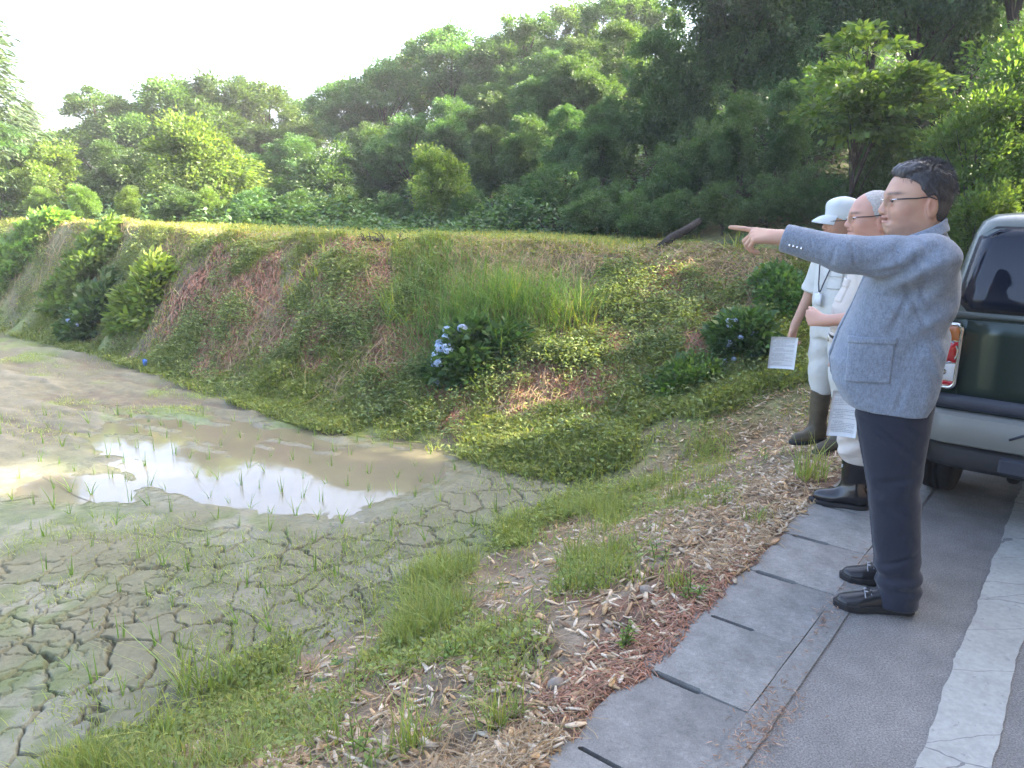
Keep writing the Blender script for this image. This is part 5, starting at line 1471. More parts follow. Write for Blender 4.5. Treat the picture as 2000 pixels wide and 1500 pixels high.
def white_car():
    e = empty('parked_car', (*road(8.35, .06)[:2], 0), -DA)
    tag(e, 'white car parked ahead, only its rounded roof corner showing above the dark green car', 'car')
    W = .74
    def ring(y, z0, z1, w, wt): return np.array([(-w * .95, y, z0), (-w, y, z0 + .15), (-w, y, .85), (-w * .97, y, .92), (-wt, y, z1 - .07), (-wt * .86, y, z1), (0, y, z1 + .02), (wt * .86, y, z1), (wt, y, z1 - .07), (w * .97, y, .92), (w, y, .85), (w, y, z0 + .15), (w * .95, y, z0)])
    st = [(0, .3, 1.0, .70, .62), (.05, .22, 1.38, .73, .60), (.2, .2, 1.50, W, .60), (1.0, .2, 1.54, W, .61), (1.9, .2, 1.52, W, .60), (2.5, .2, 1.0, W, .66), (3.2, .22, .86, .72, .66), (3.3, .3, .7, .66, .6)]
    rs = [ring(*q) for q in st]; b = MB().add(*ribbon(rs)); cap_fan(b, rs[0]); cap_fan(b, rs[-1], True)
    mod_bevel(b.build('body', M['white_paint'], e, True), .02)
    for sx in (-1, 1):
        for y in (.55, 2.7): wheel(e, sx * (W - .07), y, .28, .28, .15)
        o = MB(); o.add(*thick(quad_patch((sx * .733, .3, .95), (sx * .733, 1.9, .95), (sx * .625, 1.8, 1.45), (sx * .625, .35, 1.45), 0, (sx, 0, 0)), (sx, 0, .2), .01)); o.build('side_window', M['car_glass'], e)
        o = MB(); o.add(*box((sx * .66, .0, .75), (.1, .06, .26))); o.build('tail_lamp', M['red_lens'], e)
    o = MB(); o.add(*thick(quad_patch((-.6, .0, .98), (.6, .0, .98), (.54, .055, 1.36), (-.54, .055, 1.36), .01, (0, -1, 0)), (0, -1, 0), .02)); o.build('rear_window', M['car_glass'], e)
    o = MB(); o.add(*box((0, -.02, .42), (1.4, .1, .2))); mod_bevel(o.build('bumper', M['white_paint'], e), .03)
    return e
white_car()
# ------------------------------------------------------------------ ground cover, plants on the bank and verge
def ground(u, v):
    a, b = (u - 1000) / 1450, (750 - v) / 1450
    d = unit(A3(a, .9713 + b * .2378, -.2378 + b * .9713))
    t = np.arange(1.5, 40, .01); P = A3(0, 0, 1.5) + t[:, None] * d
    hit = np.nonzero(P[:, 2] < H(P[:, 0], P[:, 1]))[0]
    p = P[hit[0]] if len(hit) else P[-1]
    return A3(p[0], p[1], float(H(p[:1], p[1:2])[0]))

def scatter(n, r0, r1, az0, az1, dens, g, power=1.0):
    """points by density; the radius is drawn so that near ground gets more of them"""
    out = []
    got = 0
    while got < n:
        m = n * 2
        r = r0 * (r1 / r0) ** (g.random(m) ** power); a = np.radians(g.uniform(az0, az1, m))
        x, y = r * np.sin(a), r * np.cos(a)
        k = g.random(m) < dens(x, y)
        if not k.any(): break
        out.append(np.stack([x[k], y[k]], 1)); got += k.sum()
    P = np.concatenate(out)[:n]
    return np.column_stack([P, H(P[:, 0], P[:, 1])])

def blades(P, h, w, g, lean=.5, bend=.5, seg=2):
    n = len(P); h = np.broadcast_to(h, (n,)) * g.uniform(.55, 1.35, n); w = np.broadcast_to(w, (n,)) * g.uniform(.7, 1.3, n)
    th = g.random(n) * 2 * np.pi; D = np.stack([np.cos(th), np.sin(th), 0 * th], 1); ph = th + g.normal(np.pi / 2, .5, n); S = np.stack([np.cos(ph), np.sin(ph), 0 * th], 1)
    ln = np.abs(g.normal(0, lean, n)); V = []
    for i in range(seg + 1):
        t = i / seg
        off = D * ((ln * t + bend * ln * t * t) * h)[:, None] + A3(0, 0, 1) * (h * (t - .28 * np.minimum(ln, 1.2) * t * t))[:, None]
        ww = (w * (1 - .82 * t ** 1.4))[:, None] * .5
        V += [P + off - S * ww, P + off + S * ww]
    V = np.stack(V, 1).reshape(-1, 3); k = np.arange(n)[:, None] * 2 * (seg + 1)
    q = np.concatenate([k + A for A in ([[0, 1, 3, 2]], [[2, 3, 5, 4]])[:seg]])
    return V, q
def shade(n, per, g, lo=.7, hi=1.3, yellow=.3):
    v = g.uniform(lo, hi, n); yl = g.random(n) ** 2 * yellow
    c = np.stack([v * (1 + 1.1 * yl), v * (1 + .25 * yl), v * (1 - .3 * yl)], 1)
    return np.repeat(c, per, 0)
def stuff(name, mb, m): return tag(mb.build(name, m), kind='stuff')
g6 = np.random.default_rng(66)

def z_of(x, y):
    s, w, az, r, rf, rc, t = zones(x, y); return s, w, t, r
patchy = lambda x, y, f, s, b=0.0: smooth01(.5 + b + 1.3 * vnoise(x * f, y * f, seed=s))
def d_verge_green(x, y):
    s, w, t, r = z_of(x, y)
    base = smooth01((-w - 1.22) / .5) * smooth01((w + 2.95) / .25) * (t < .1)
    return base * (patchy(x, y, 2.6, 101, -.3) * .75 + .02) * (.2 + .8 * smooth01((-w - 2.0) / .5))
RUST = [(*ground(u, v)[:2], a) for u, v, a in ((690, 575, .32), (785, 668, .34), (965, 745, .42), (560, 612, .3), (475, 625, .34), (1385, 665, .3), (400, 560, .4), (1140, 700, .3), (420, 590, .35), (1160, 740, .35), (620, 520, .4), (690, 490, .35), (860, 770, .2), (1040, 770, .25), (510, 560, .25), (590, 545, .25), (640, 655, .2), (740, 560, .25), (1290, 580, .3), (1220, 680, .25), (1000, 800, .2), (1080, 740, .25), (350, 600, .3), (30, 560, .6))]
def rust(x, y):
    k = 0 * x
    for a, b, r_ in RUST: k = np.maximum(k, smooth01(1.6 - np.hypot(x - a, (y - b) * .8) / (r_ * .8) + 1.3 * vnoise(x * 4, y * 4, seed=63)))
    return k
def d_bank(x, y):
    s, w, t, r = z_of(x, y)
    on = smooth01((t + .13) / .12) * (t < 1.02) * (w < -1.2)
    low = smooth01((.5 - t) / .3)
    return on * (1 - .92 * rust(x, y)) * np.clip(.5 * patchy(x, y, .9, 102, .05) * patchy(x, y, 3.1, 112, .15) + .6 * low * patchy(x, y, 1.6, 103, .1), 0, 1)
def d_bank_all(x, y):
    s, w, t, r = z_of(x, y)
    return smooth01((t + .02) / .1) * (t < 1.1) * (w < -1.15) * (.25 + .75 * patchy(x, y, 1.4, 104)) * smooth01((t - .05) / .3) * (1 - .6 * rust(x, y))
def d_red(x, y):
    s, w, t, r = z_of(x, y)
    n1 = vnoise(x * 1.1, y * 1.1, seed=61); n3 = vnoise(x * 9, y * 9, seed=63)
    bank = (t > .02) * (t < 1) * (w < -1.3) * rust(x, y)
    edge = smooth01((w + 1.34) / .26) * (w < -.93 + .1 * vnoise(s * 4, s * 0, seed=7)) * (s < 9) * patchy(s, w, 2.2, 105, .25)
    return np.maximum(bank, edge * .25)
def d_chips(x, y):
    s, w, t, r = z_of(x, y)
    return smooth01((-w - 1.0) / .06) * smooth01((w + 2.75) / .6) * (t < .35) * (.12 + .88 * patchy(x, y, 2.0, 106, .05)) * smooth01((7.5 - s) / 2)

P = scatter(24000, 1.6, 9, -42, 32, d_verge_green, g6); V, q = blades(P, .055 + .05 * (fbm(P[:, 0] * 2, P[:, 1] * 2, seed=9) > 0), .0055, g6, .6)
mb = MB(); mb.add(V, q, shade(len(P), 6, g6, .75, 1.35, .5)); stuff('verge_grass', mb, M['grass'])
P = scatter(85000, 4.8, 20, -42, 26, d_bank, g6, .8); V, q = blades(P, .075, .011, g6, .8)
mb = MB(); mb.add(V, q, shade(len(P), 6, g6, .65, 1.25, .5)); stuff('bank_grass', mb, M['grass'])
def d_terrace(x, y):
    s, w, t, r = z_of(x, y)
    return (t > .94) * (r - np.interp(np.degrees(np.arctan2(x, y)), CA, CR) < 2.6) * (w < -2) * (.35 + .65 * patchy(x, y, 1.1, 131))
P = scatter(22000, 8, 22, -42, 14, d_terrace, g6); V, q = blades(P, .07, .013, g6, .7)
mb = MB(); mb.add(V, q, shade(len(P), 6, g6, .9, 1.3, .9)); stuff('terrace_grass', mb, M['grass'])  # pale yellow tint stands in for sun along the crest
# small broad leaves: clover, creepers and mugwort
P = scatter(52000, 4.8, 18, -42, 27, lambda x, y: d_bank(x, y) * .8 + .12 * d_bank_all(x, y), g6, .8)
P[:, 2] += g6.random(len(P)) * .07
V, q = leaf_quads(P, unit(g6.normal(size=(len(P), 3)) * A3(1, 1, .35) + A3(0, 0, .15)), A3(0, 0, 1) + .5 * g6.normal(size=(len(P), 3)), g6.uniform(.022, .055, len(P)), .6)
mb = MB(); mb.add(V, q, shade(len(P), 4, g6, .6, 1.35, .35)); stuff('bank_leaves', mb, M['grass'])
P = scatter(14000, 1.7, 8, -40, 32, lambda x, y: d_verge_green(x, y), g6); P[:, 2] += g6.random(len(P)) * .05
V, q = leaf_quads(P, unit(g6.normal(size=(len(P), 3)) * A3(1, 1, .35) + A3(0, 0, .2)), A3(0, 0, 1) + .5 * g6.normal(size=(len(P), 3)), g6.uniform(.014, .038, len(P)), .55)
mb = MB(); mb.add(V, q, shade(len(P), 4, g6, .8, 1.5, .4)); stuff('verge_leaves', mb, M['grass'])
M['weed'] = mat("bank_weed_green", (.15, .215, .09), .6, attr=True, translucent=.3, spec=.3)
def d_weed(x, y):
    s, w, t, r = z_of(x, y)
    return smooth01((t + .02) / .1) * (t < .86) * (w < -1.3) * (.25 + .6 * smooth01((t - .2) / .25)) * smooth01((vnoise(x * 1.7, y * 1.7, seed=121) + .5 * vnoise(x * 4.3, y * 4.3, seed=122) - .12) * 2.5) * (1 - .8 * rust(x, y)) * (1 - .6 * smooth01((x / y - .06) / .1))
P = scatter(4600, 5, 22, -42, 27, d_weed, g6, .8); k_ = np.repeat(np.arange(len(P)), 22); n = len(k_); hh = g6.uniform(.05, .22, len(P))[k_]
Q = P[k_] + np.column_stack([g6.normal(0, .045, (n, 2)), hh * g6.random(n)])
V, q = leaf_quads(Q, unit(g6.normal(size=(n, 3)) * A3(1, 1, .4) + A3(0, 0, .1)), A3(0, 0, 1) + .5 * g6.normal(size=(n, 3)), g6.uniform(.016, .052, n), .45)
mb = MB(); mb.add(V, q, shade(n, 4, g6, .6, 1.4, .35)); stuff('bank_weeds', mb, M['weed'])
# cut straw lying about
def lying(P, L, w, g, rise=.25):
    n = len(P); th = g.random(n) * 2 * np.pi; L = L * g.uniform(.4, 1.5, n)
    w = np.broadcast_to(w, (n,))[:, None]; D = np.stack([np.cos(th), np.sin(th), rise * g.normal(size=n)], 1); x2, y2 = P[:, 0] + D[:, 0] * L, P[:, 1] + D[:, 1] * L
    B = np.column_stack([x2, y2, H(x2, y2) + np.abs(D[:, 2]) * L * .6 + .006]); A = P + A3(0, 0, .006); Md = (A + B) / 2 + A3(0, 0, 1) * (L * .12)[:, None] + .1 * L[:, None] * g.normal(size=(n, 3)) * A3(1, 1, .2)
    S = np.stack([-np.sin(th), np.cos(th), .3 * g.normal(size=n)], 1) * w * .5
    V = np.stack([A - S, A + S, Md - S, Md + S, B - S * .4, B + S * .4], 1).reshape(-1, 3); k = np.arange(n)[:, None] * 6
    return V, np.concatenate([k + [[0, 1, 3, 2]], k + [[2, 3, 5, 4]]])
def tones(n, per, g, pal):
    pal = np.array(pal); c = pal[g.integers(0, len(pal), n)] * g.uniform(.75, 1.25, (n, 1)); return np.repeat(c, per, 0)
P = scatter(21000, 5.2, 18, -42, 27, d_bank_all, g6, .8); V, q = lying(P, .2, .007, g6, .18)
mb = MB(); mb.add(V, q, tones(len(P), 6, g6, [(1, 1, 1), (1.15, 1.1, 1), (.8, .75, .7), (.95, .85, .7)])); stuff('cut_straw', mb, M['straw'])
P = scatter(17000, 1.6, 8, -42, 33, d_chips, g6); V, q = lying(P, .085, .0028, g6, .3)
mb = MB(); mb.add(V, q, tones(len(P), 6, g6, [(1, 1, 1), (1.1, 1.05, 1), (.7, .62, .58), (.9, .78, .62)])); stuff('verge_straw', mb, M['straw'])
# red-brown cedar litter
M['litter'] = mat("red_brown_litter", (.30, .145, .09), .9, attr=True, spec=.2)
P = scatter(34000, 1.6, 13, -40, 33, d_red, g6, .9); r_ = np.hypot(P[:, 0], P[:, 1]); V, q = lying(P, .018 + .0055 * r_, .0016 + .0010 * r_, g6, .22)
mb = MB(); mb.add(V, q, tones(len(P), 6, g6, [(1, 1, 1), (1.2, 1.25, 1.3), (.7, .8, .9), (1.25, 1.6, 1.9)])); stuff('cedar_litter', mb, M['litter'])
# chips of split bamboo and dead leaves
def chips(P, L, g, pal, name, m):
    n = len(P); th = g.random(n) * 2 * np.pi; tl = g.normal(0, .22, n); L = L * g.uniform(.45, 1.7, n); W = L * g.uniform(.12, .34, n); T = np.clip(L * .05, .0018, .004)
    D = np.stack([np.cos(th) * np.cos(tl), np.sin(th) * np.cos(tl), np.sin(tl)], 1); S = np.stack([-np.sin(th), np.cos(th), .25 * g.normal(size=n)], 1); N = np.cross(D, S)
    C = P + A3(0, 0, .012); V = []
    for e, wd, lift in ((-.5, .55, 0), (0, 1, .12), (.5, .4, -.02)):
        for sgn in (-1, 1):
            p = C + D * (L * e)[:, None] + S * (W * wd * .5 * sgn)[:, None] + N * (W * (lift - .18 * abs(sgn) * wd))[:, None]; V += [p, p - N * T[:, None]]
    V = np.stack(V, 1).reshape(-1, 3); k = np.arange(n)[:, None] * 12; F = []
    for b in (0, 4):
        F += [k + [[b, b + 4, b + 6, b + 2]], k + [[b + 1, b + 3, b + 7, b + 5]], k + [[b, b + 1, b + 5, b + 4]], k + [[b + 2, b + 6, b + 7, b + 3]]]
    F += [k + [[0, 2, 3, 1]], k + [[8, 9, 11, 10]]]
    mb = MB(); mb.add(V, np.concatenate(F), tones(n, 12, g, pal)); return stuff(name, mb, m)
M['chip'] = mat("dry_bamboo_chips", (.42, .345, .25), .7, attr=True, spec=.3, noises=[(60, .7, 1.25)])
P = scatter(12000, 1.55, 7.5, -42, 33, d_chips, g6)
chips(P, .047, g6, [(1, 1, 1), (1.25, 1.22, 1.2), (.8, .72, .62), (1.1, .9, .65), (.62, .5, .42), (1.3, 1.35, 1.45), (.9, .7, .55)], 'bamboo_chips', M['chip'])
# litter blown on to the road along the joint
def d_joint(x, y):
    s, w, t, r = z_of(x, y)
    spots = np.exp(-((s - 1.95) / .16) ** 2 - ((w + .60) / .05) ** 2) * 1.0 + np.exp(-((s - 2.72) / .2) ** 2 - ((w + .645) / .03) ** 2) + np.exp(-((s - 3.2) / .15) ** 2 - ((w + .64) / .03) ** 2) + .12 * np.exp(-((w + .66) / .03) ** 2) * (s < 6)
    return np.clip(spots, 0, 1)
P = scatter(900, 1.6, 6, -5, 40, d_joint, g6); P[:, 2] = .008; n = len(P)
V, q = leaf_quads(P, unit(g6.normal(size=(n, 3)) * A3(1, 1, .25)), A3(0, 0, 1) + .5 * g6.normal(size=(n, 3)), g6.uniform(.01, .035, n), .12)
V[:, 2] = np.maximum(V[:, 2], .0075); mb = MB(); mb.add(V, q, tones(n, 4, g6, [(1, 1.2, 1.3), (1.3, 1.9, 2.3), (.7, .9, 1), (1.2, 1.7, 1.8)])); stuff('road_litter', mb, M['litter'])

# thin weeds and algae on the mud
def d_mudweed(x, y):
    s, w, t, r = z_of(x, y); pd = np.minimum(poly_sd(x, y, PUD1), poly_sd(x, y, PUD2))
    near = (w < -2.7) & (t < -.05)
    a = smooth01((vnoise(x * .9 + 3, y * .9, seed=71) + .6 * vnoise(x * 3.3, y * 3.3, seed=72) + .1) * 1.5) * smooth01((pd - .2) / .3)
    return near * a * (.22 + .78 * smooth01((y - 6.2) / 1.0) * smooth01((vnoise(x * .9, y * .9, seed=71) + .7 * vnoise(x * 3.3, y * 3.3, seed=72) - .3) * 3))
P = scatter(10500, 2.6, 13, -44, 6, d_mudweed, g6); P[:, 2] -= .004; V, q = blades(P, .034, .0045, g6, .7)
mb = MB(); mb.add(V, q, shade(len(P), 6, g6, .9, 1.5, .4)); stuff('mud_weeds', mb, M['grass'])

# ---- rice seedlings, each a thing, planted in rows
M['rice'] = mat("rice_seedling_green", (.12, .22, .045), .55, attr=True, translucent=.35)
seed_me = []
for i in range(5):
    n = 5; B_ = np.zeros((n, 3)) + np.column_stack([g6.normal(0, .006, (n, 2)), np.zeros(n)]); V, q = blades(B_, .10, .006, g6, .35, .5)
    mb = MB(); mb.add(V, q, shade(n, 6, g6, .8, 1.3, .4)); seed_me.append(mb.mesh('rice_seedling', M['rice']))
ca, sa = math.cos(R(-24)), math.sin(R(-24)); cnt = 0; cand = []
for i in range(-60, 60):
    for j in range(-60, 60):
        lx, ly = i * .20 + random.uniform(-.03, .03), j * .30 + random.uniform(-.02, .02)
        x, y = lx * ca - ly * sa, lx * sa + ly * ca + 5
        if y < 2.6 or abs(math.degrees(math.atan2(x, y))) > 36 or y > 7.2: continue
        s, w, t, r = z_of(np.array([x]), np.array([y]))
        if w[0] > -2.95 or t[0] > -.06: continue
        if random.random() < .8: cand.append((x, y))
random.shuffle(cand)
for x, y in cand[:285]:
    z = float(H(np.array([x]), np.array([y]))[0])
    if min(poly_sd(np.array([x]), np.array([y]), PUD1)[0], poly_sd(np.array([x]), np.array([y]), PUD2)[0]) < .05: z -= .03
    o = link('rice_seedling', seed_me[cnt % 5]); o.location = (x, y, z); o.rotation_euler = (0, 0, random.uniform(0, 6.28)); k = random.uniform(.7, 1.3); o.scale = (k, k, k)
    tag(o, 'thin green rice seedling standing in the cracked mud of the paddy', 'seedling', 'rice seedlings in the paddy'); cnt += 1

# ---- weed tufts on the verge
def tuft(u, v, h, n, spread, label, m='grass', lean=.45, w=.007, name='grass_tuft', cat='grass tuft', tint=(1, 1, 1), seg=2, group=None):
    p = ground(u, v); B_ = np.column_stack([g6.normal(0, spread, (n, 2)), np.zeros(n)])
    B_[:, 2] = H(B_[:, 0] + p[0], B_[:, 1] + p[1]) - p[2] - .004
    V, q = blades(B_, h, w, g6, lean, .8); mb = MB(); mb.add(V, q, shade(n, 6, g6, .75, 1.35, .45) * np.array(tint))
    o = mb.build(name, M[m], None, False, p); tag(o, label, cat, group); return o
def sprig(u, v, h, n, spread, label, tint=(1, 1, 1), L=.035, m='grass', name='leafy_weed', stem=True):
    p = ground(u, v); mb = MB(); st = []
    for i in range(n):
        b = A3(g6.normal(0, spread), g6.normal(0, spread), 0); tip = b + A3(g6.normal(0, .25) * h, g6.normal(0, .25) * h, h * g6.uniform(.6, 1.1))
        k = max(int(h / (L * .42)), 5); tt = np.linspace(.12, 1, k); C = b + (tip - b) * tt[:, None]; a = tt * 19 + i
        D = np.stack([np.cos(a), np.sin(a), .35 + 0 * a], 1); V, q = leaf_quads(C, D, A3(0, 0, 1) + .3 * g6.normal(size=(k, 3)), L * (1.15 - .55 * tt), .42)
        mb.add(V, q, shade(k, 4, g6, .8, 1.4, .3) * np.array(tint)); st.append(MB().add(*tube([b, (b + tip) / 2, tip], [.003, .0025, .0012], 4, False)))
    e = empty(name, p); mb.build('leaves', M[m], e); [q.build('stem', M['grass'], e) for q in st]; tag(e, label, 'weed'); return e
GT = 'grass tufts on the verge'
for a in [(805, 1455, .15, 60, .035, 'bright grass tuft at the bottom of the picture among pale chips'),
          (965, 1420, .12, 40, .03, 'small grass tuft just above the lower edge, beside the concrete slabs'),
          (375, 1352, .24, 46, .05, 'broad-bladed grass tuft on the lip of the mud, tallest on the near verge'),
          (455, 1345, .2, 40, .05, 'grass tuft to the right of the tallest tuft at the near mud edge'),
          (330, 1440, .16, 60, .05, 'grass tuft hanging over straw in the lower left corner of the verge'),
          (560, 1318, .12, 36, .05, 'low grass tuft above the bed of bamboo chips'),
          (1115, 1105, .17, 90, .04, 'dense bright green grass tuft in the middle of the verge'),
          (1318, 985, .17, 60, .03, 'upright grass tuft standing between mud and slabs'),
          (1325, 1150, .1, 46, .025, 'grass tuft by the slab edge below the upright one'),
          (1580, 935, .2, 70, .04, 'grass tuft right at the toe of the black boots'),
          (1385, 935, .16, 60, .05, 'grass tuft on the dry slope left of the boots'),
          (1235, 965, .13, 60, .06, 'grass tuft at the corner where the bank meets the verge'),
          (1180, 1040, .13, 60, .05, 'grass tuft just above the dense bright one'),
          (920, 1270, .13, 40, .03, 'reddish-tipped grass tuft between chips and mud edge'),
          (650, 1450, .1, 40, .05, 'short grass tuft among chips left of the bottom tuft'),
          (1000, 1400, .09, 40, .02, 'little grass tuft beside a split chip'),
          (1480, 1020, .08, 50, .03, 'thin grass tuft on red litter next to the second slab from the boots')]:
    tuft(*a, group=GT, w=.0085 if a[2] > .18 else .006)
for a in [(1345, 1165, .13, 5, .02, 'feathery weed beside the concrete slabs, above the bare red soil'), (1218, 1262, .09, 6, .02, 'small dark feathery weed on red litter by the slabs'),
          (1105, 1150, .12, 7, .04, 'leafy weed at the foot of the dense bright tuft'), (880, 1290, .12, 5, .03, 'leafy weed among chips near the mud'), (730, 1470, .12, 6, .04, 'leafy weed in the bottom chips'),
          (1640, 690, .2, 6, .06, 'leafy weed hidden by the trousers of the capped man'), (1490, 900, .12, 6, .05, 'leafy weed on the dry slope near the boots'), (1270, 1090, .1, 6, .04, 'leafy weed on straw in the middle of the verge')]:
    sprig(*a, tint=(.85, 1, .8))
# crest and bank grass tinted paler and yellower, as if sunlit
for a in [(1440, 492, .22, 26, .05, 'yellow-green grass blades on the crest right of the pointing hand'), (1462, 494, .2, 20, .04, 'short bright blades on the crest under the folded fingers'), (1000, 590, .35, 40, .06, 'pale upright grass left of the straw heap on the bank'), (770, 620, .3, 40, .08, 'pale grass tuft above the red litter on the bank'), (1130, 650, .3, 40, .1, 'bright grass tuft in the middle of the bank'), (600, 560, .3, 60, .15, 'loose green grass tuft on the upper bank left of centre')]:
    tuft(*a, w=.014, lean=.5, tint=(1.15, 1.1, .8), group='bright grass on the bank')
# the big tussocks of the bank
for u, v, h, n, sp, l in [(905, 640, .5, 800, .3, 'largest tussock of tall arching grass in the middle of the bank'), (1010, 620, .45, 560, .22, 'tall grass tussock growing against the largest one'), (1105, 610, .4, 400, .18, 'paler tall grass tussock at the right of the two big ones'), (850, 560, .32, 420, .26, 'tall grass behind the largest tussock, near the crest')]:
    tuft(u, v, h, n, sp, l, 'grass', .75, .009, 'grass_tussock', 'tall grass', (.5, .72, .6), group='tall grass on the bank')

# ---- shrubs of the bank
def dome(u, v, rx, ry, h, n, per, L, label, name='shrub', m='leaf', flowers=0, fside=(-.4, -.8), tint=(1, 1, 1), ratio=.6, cat='shrub', fl_r=.055):
    p = ground(u, v); g = np.random.default_rng(int(u * 7 + v)); d = unit(np.abs(g.normal(size=(n, 3))) * np.where(g.random((n, 3)) < .5, 1, [-1, -1, 1]))
    k = (g.random((n, 1)) ** .3) * (1 + .25 * vnoise(d[:, 0] * 2, d[:, 1] * 2, d[:, 2] * 2, seed=int(u)))[:, None]
    C = d * k * A3(rx, ry, h * .95); C[:, 2] += H(C[:, 0] + p[0], C[:, 1] + p[1]) - p[2]; C[:, 2] = np.maximum(C[:, 2], .02 + H(C[:, 0] + p[0], C[:, 1] + p[1]) - p[2])
    mb = MB(); leaf_mass(mb, C, np.full(n, .10 + .1 * min(rx, h)), per, L, unit(d + A3(0, 0, .3)), g, tint=tint, ratio=ratio, flat=.7)
    e = empty(name, p); mb.build('foliage', M[m], e)
    st = MB()
    for i in range(7):
        c = C[g.integers(n)]; st.add(*tube([(g.normal(0, .04), g.normal(0, .04), -.05), c * A3(.5, .5, .6), c], [.014, .009, .003], 5, False))
    st.build('stems', M['bark'], e)
    for i in range(flowers):
        f = unit(A3(fside[0] + g.normal(0, .45), fside[1] + g.normal(0, .25), abs(g.normal(.45, .35)))); c = f * A3(rx, ry, h) * 1.08 + A3(0, 0, .02)
        c[2] += float(H(np.array([c[0] + p[0]]), np.array([c[1] + p[1]]))[0]) - p[2]
        k = 46; dd = unit(g.normal(size=(k, 3)) + f * .6); fm = MB(); V, q = leaf_quads(c + dd * fl_r * A3(1, 1, .7), unit(np.cross(dd, g.normal(size=(k, 3)))), dd, fl_r * .62, .95, .05)
        tn = g.uniform(.75, 1.25); fm.add(V, q, tones(k, 4, g, [(1, 1, 1), (1.15, 1.1, .98), (.8, .85, 1)]) * tn); fm.build('flower_head', M['flower'], e)
    tag(e, label, cat, None); return e
dome(188, 618, .42, .32, .36, 60, 60, .12, 'dark hydrangea bush with pale blue flowers below the creepers at the left', 'hydrangea_bush', flowers=8, fl_r=.04, fside=(-.8, -.6), cat='hydrangea')
dome(905, 718, .27, .28, .42, 60, 60, .095, 'hydrangea bush with clusters of blue flowers in the middle of the bank', 'hydrangea_bush', flowers=32, fside=(-.9, -.1), cat='hydrangea', fl_r=.048)
dome(1450, 685, .26, .25, .4, 70, 60, .09, 'hydrangea bush with small blue flowers left of the white-clad men', 'hydrangea_bush', flowers=16, fside=(-.45, -.6), cat='hydrangea', fl_r=.026)
dome(288, 590, .48, .36, .42, 60, 50, .13, 'light green broad-leaved shrub beside the left hydrangea', 'shrub', 'leaf_light', ratio=.42, tint=(1.6, 1.5, 1.4))
dome(160, 545, .62, .4, .34, 90, 70, .1, 'mound of green creepers on the bank at the left', 'creeper_mound', 'leaf_light', cat='creeper', tint=(1.15, 1.15, 1.15))
dome(45, 495, .9, .4, .36, 90, 70, .11, 'mound of creepers at the far left end of the bank', 'creeper_mound', 'leaf_light', cat='creeper', tint=(1.2, 1.2, 1.15))
dome(1345, 755, .36, .25, .2, 60, 60, .05, 'low leafy green shrub at the foot of the right hydrangea', 'shrub', 'leaf_light', tint=(.8, .85, 1))
dome(1535, 590, .4, .4, .22, 70, 70, .06, 'dull green shrub at the right end of the bank behind the arm', 'shrub', 'leaf', tint=(1.2, 1.1, 1))
dome(985, 690, .24, .22, .2, 40, 60, .08, 'dark leafy shrub between the blue hydrangea and the tussocks', 'shrub', 'leaf')
# fallen trunk leaning at the edge of the wood, brush pile, marker stake, stones, big leaves
a, b = ground(1283, 487), A3(*spot(1352, 9.5), 0); b[2] = topz(1352, 432, 9.5)
lg = MB(); d_ = b - a; lg.add(*tube([a - A3(0, 0, .02), a + d_ * .35 + A3(.0, 0, .02), a + d_ * .7, b], [.055, .052, .047, .04], 10)); tag(lg.build('fallen_log', mat('dark_dead_wood', (.025, .02, .018), .9, noises=[(9, .6, 1.4)], bumps=[(20, .8, .02)]), None, True), 'dark fallen tree trunk leaning at the edge of the wood above the hand', 'log')
p = ground(735, 474); bp = MB()
for i in range(26):
    c = A3(g6.normal(0, .11), g6.normal(0, .07), .02); d_ = unit(A3(g6.normal(), g6.normal(), .35 * abs(g6.normal()))) * g6.uniform(.08, .22); bp.add(*tube([c, c + d_ * .5 + A3(0, 0, .03), c + d_], [.008, .006, .003], 5))
tag(bp.build('brush_pile', M['bark'], None, True, p), 'small pile of dark dead branches on the crest of the bank', 'branches', kind='stuff')
p = ground(285, 722); mk = MB(); mk.add(*tube([(0, 0, -.05), (0, 0, .075)], [.012, .012], 8)); e = empty('marker_stake', p); mk.build('stake', M['bark'], e)
mk = MB(); mk.add(*box((0, 0, .09), (.05, .04, .09))); mod_bevel(mk.build('blue_cap', mat("blue_plastic", (.03, .14, .5), .4), e), .01); tag(e, 'small blue marker stake at the foot of the bank', 'marker')
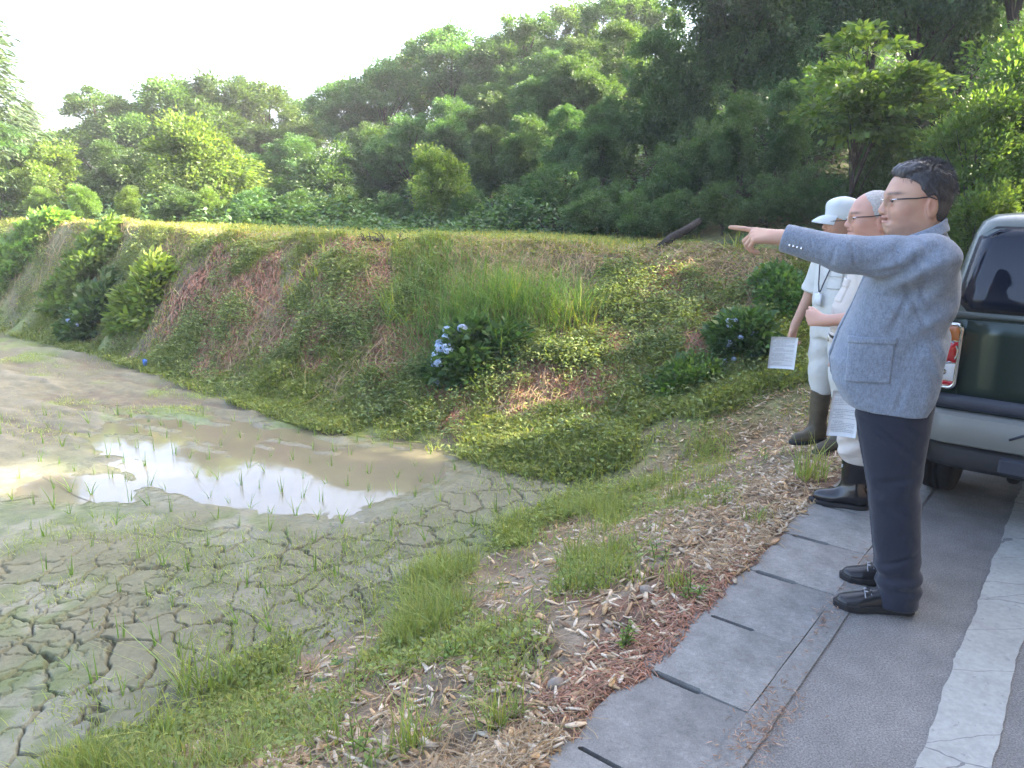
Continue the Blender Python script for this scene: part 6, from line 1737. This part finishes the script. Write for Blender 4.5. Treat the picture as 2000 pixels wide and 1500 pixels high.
M['stone'] = mat("grey_brown_stone", (.26, .22, .18), .85, noises=[(20, .7, 1.2)], bumps=[(30, .5, .01)])
for u, v, r_, l in [(1087, 1345, .028, 'brown rounded stone on red litter beside the slabs'), (1262, 1158, .026, 'tan stone among chips in the middle of the verge'), (1190, 1240, .02, 'pale grey stone near the feathery weed')]:
    p = ground(u, v); bm = bmesh.new(); bmesh.ops.create_icosphere(bm, subdivisions=3, radius=r_)
    for q_ in bm.verts:
        n_ = float(vnoise(np.array([q_.co.x * 40]), np.array([q_.co.y * 40]), np.array([q_.co.z * 40 + 3]), seed=int(u))[0]); q_.co *= 1 + .3 * n_; q_.co.z *= .7
    me = bpy.data.meshes.new('stone'); bm.to_mesh(me); bm.free(); me.materials.append(M['stone']); me.polygons.foreach_set("use_smooth", [True] * len(me.polygons))
    o = link('stone', me, None, p + A3(0, 0, r_ * .45)); tag(o, l, 'stone')
for u, v, L, l in [(660, 1300, .05, 'round dark green leaf at the edge of the chips'), (628, 1338, .05, 'second round dark leaf, just below the first')]:
    p = ground(u, v); mb = MB(); n = 12; th = np.linspace(0, 2 * np.pi, n + 1)[:-1]; rg = np.stack([np.cos(th) * L * .55, np.sin(th) * L * .45, .02 + .008 * np.cos(2 * th)], 1); cap_fan(mb, rg)
    st = tube([(0, 0, -.01), (.004, 0, .018)], .002, 5); mb.add(*st, c=None); o = mb.build('round_leaf', M['leaf'], None, True, p); tag(o, l, 'leaf')
# ------------------------------------------------------------------ thin haze box added to lift the darks like lens glare
hz = MB(); hz.add(*box((0, 20, 6.2), (150, 130, 17)))
hm = bpy.data.materials.new("lens_veil"); hm.use_nodes = True; nt = hm.node_tree; nt.nodes.remove(nt.nodes["Principled BSDF"])
pv = nt.nodes.new("ShaderNodeVolumePrincipled"); pv.inputs["Color"].default_value = (.92, .96, 1, 1); pv.inputs["Density"].default_value = .0023; pv.inputs["Anisotropy"].default_value = .2
nt.links.new(pv.outputs[0], nt.nodes["Material Output"].inputs["Volume"])
tag(hz.build('haze', hm), kind='stuff')
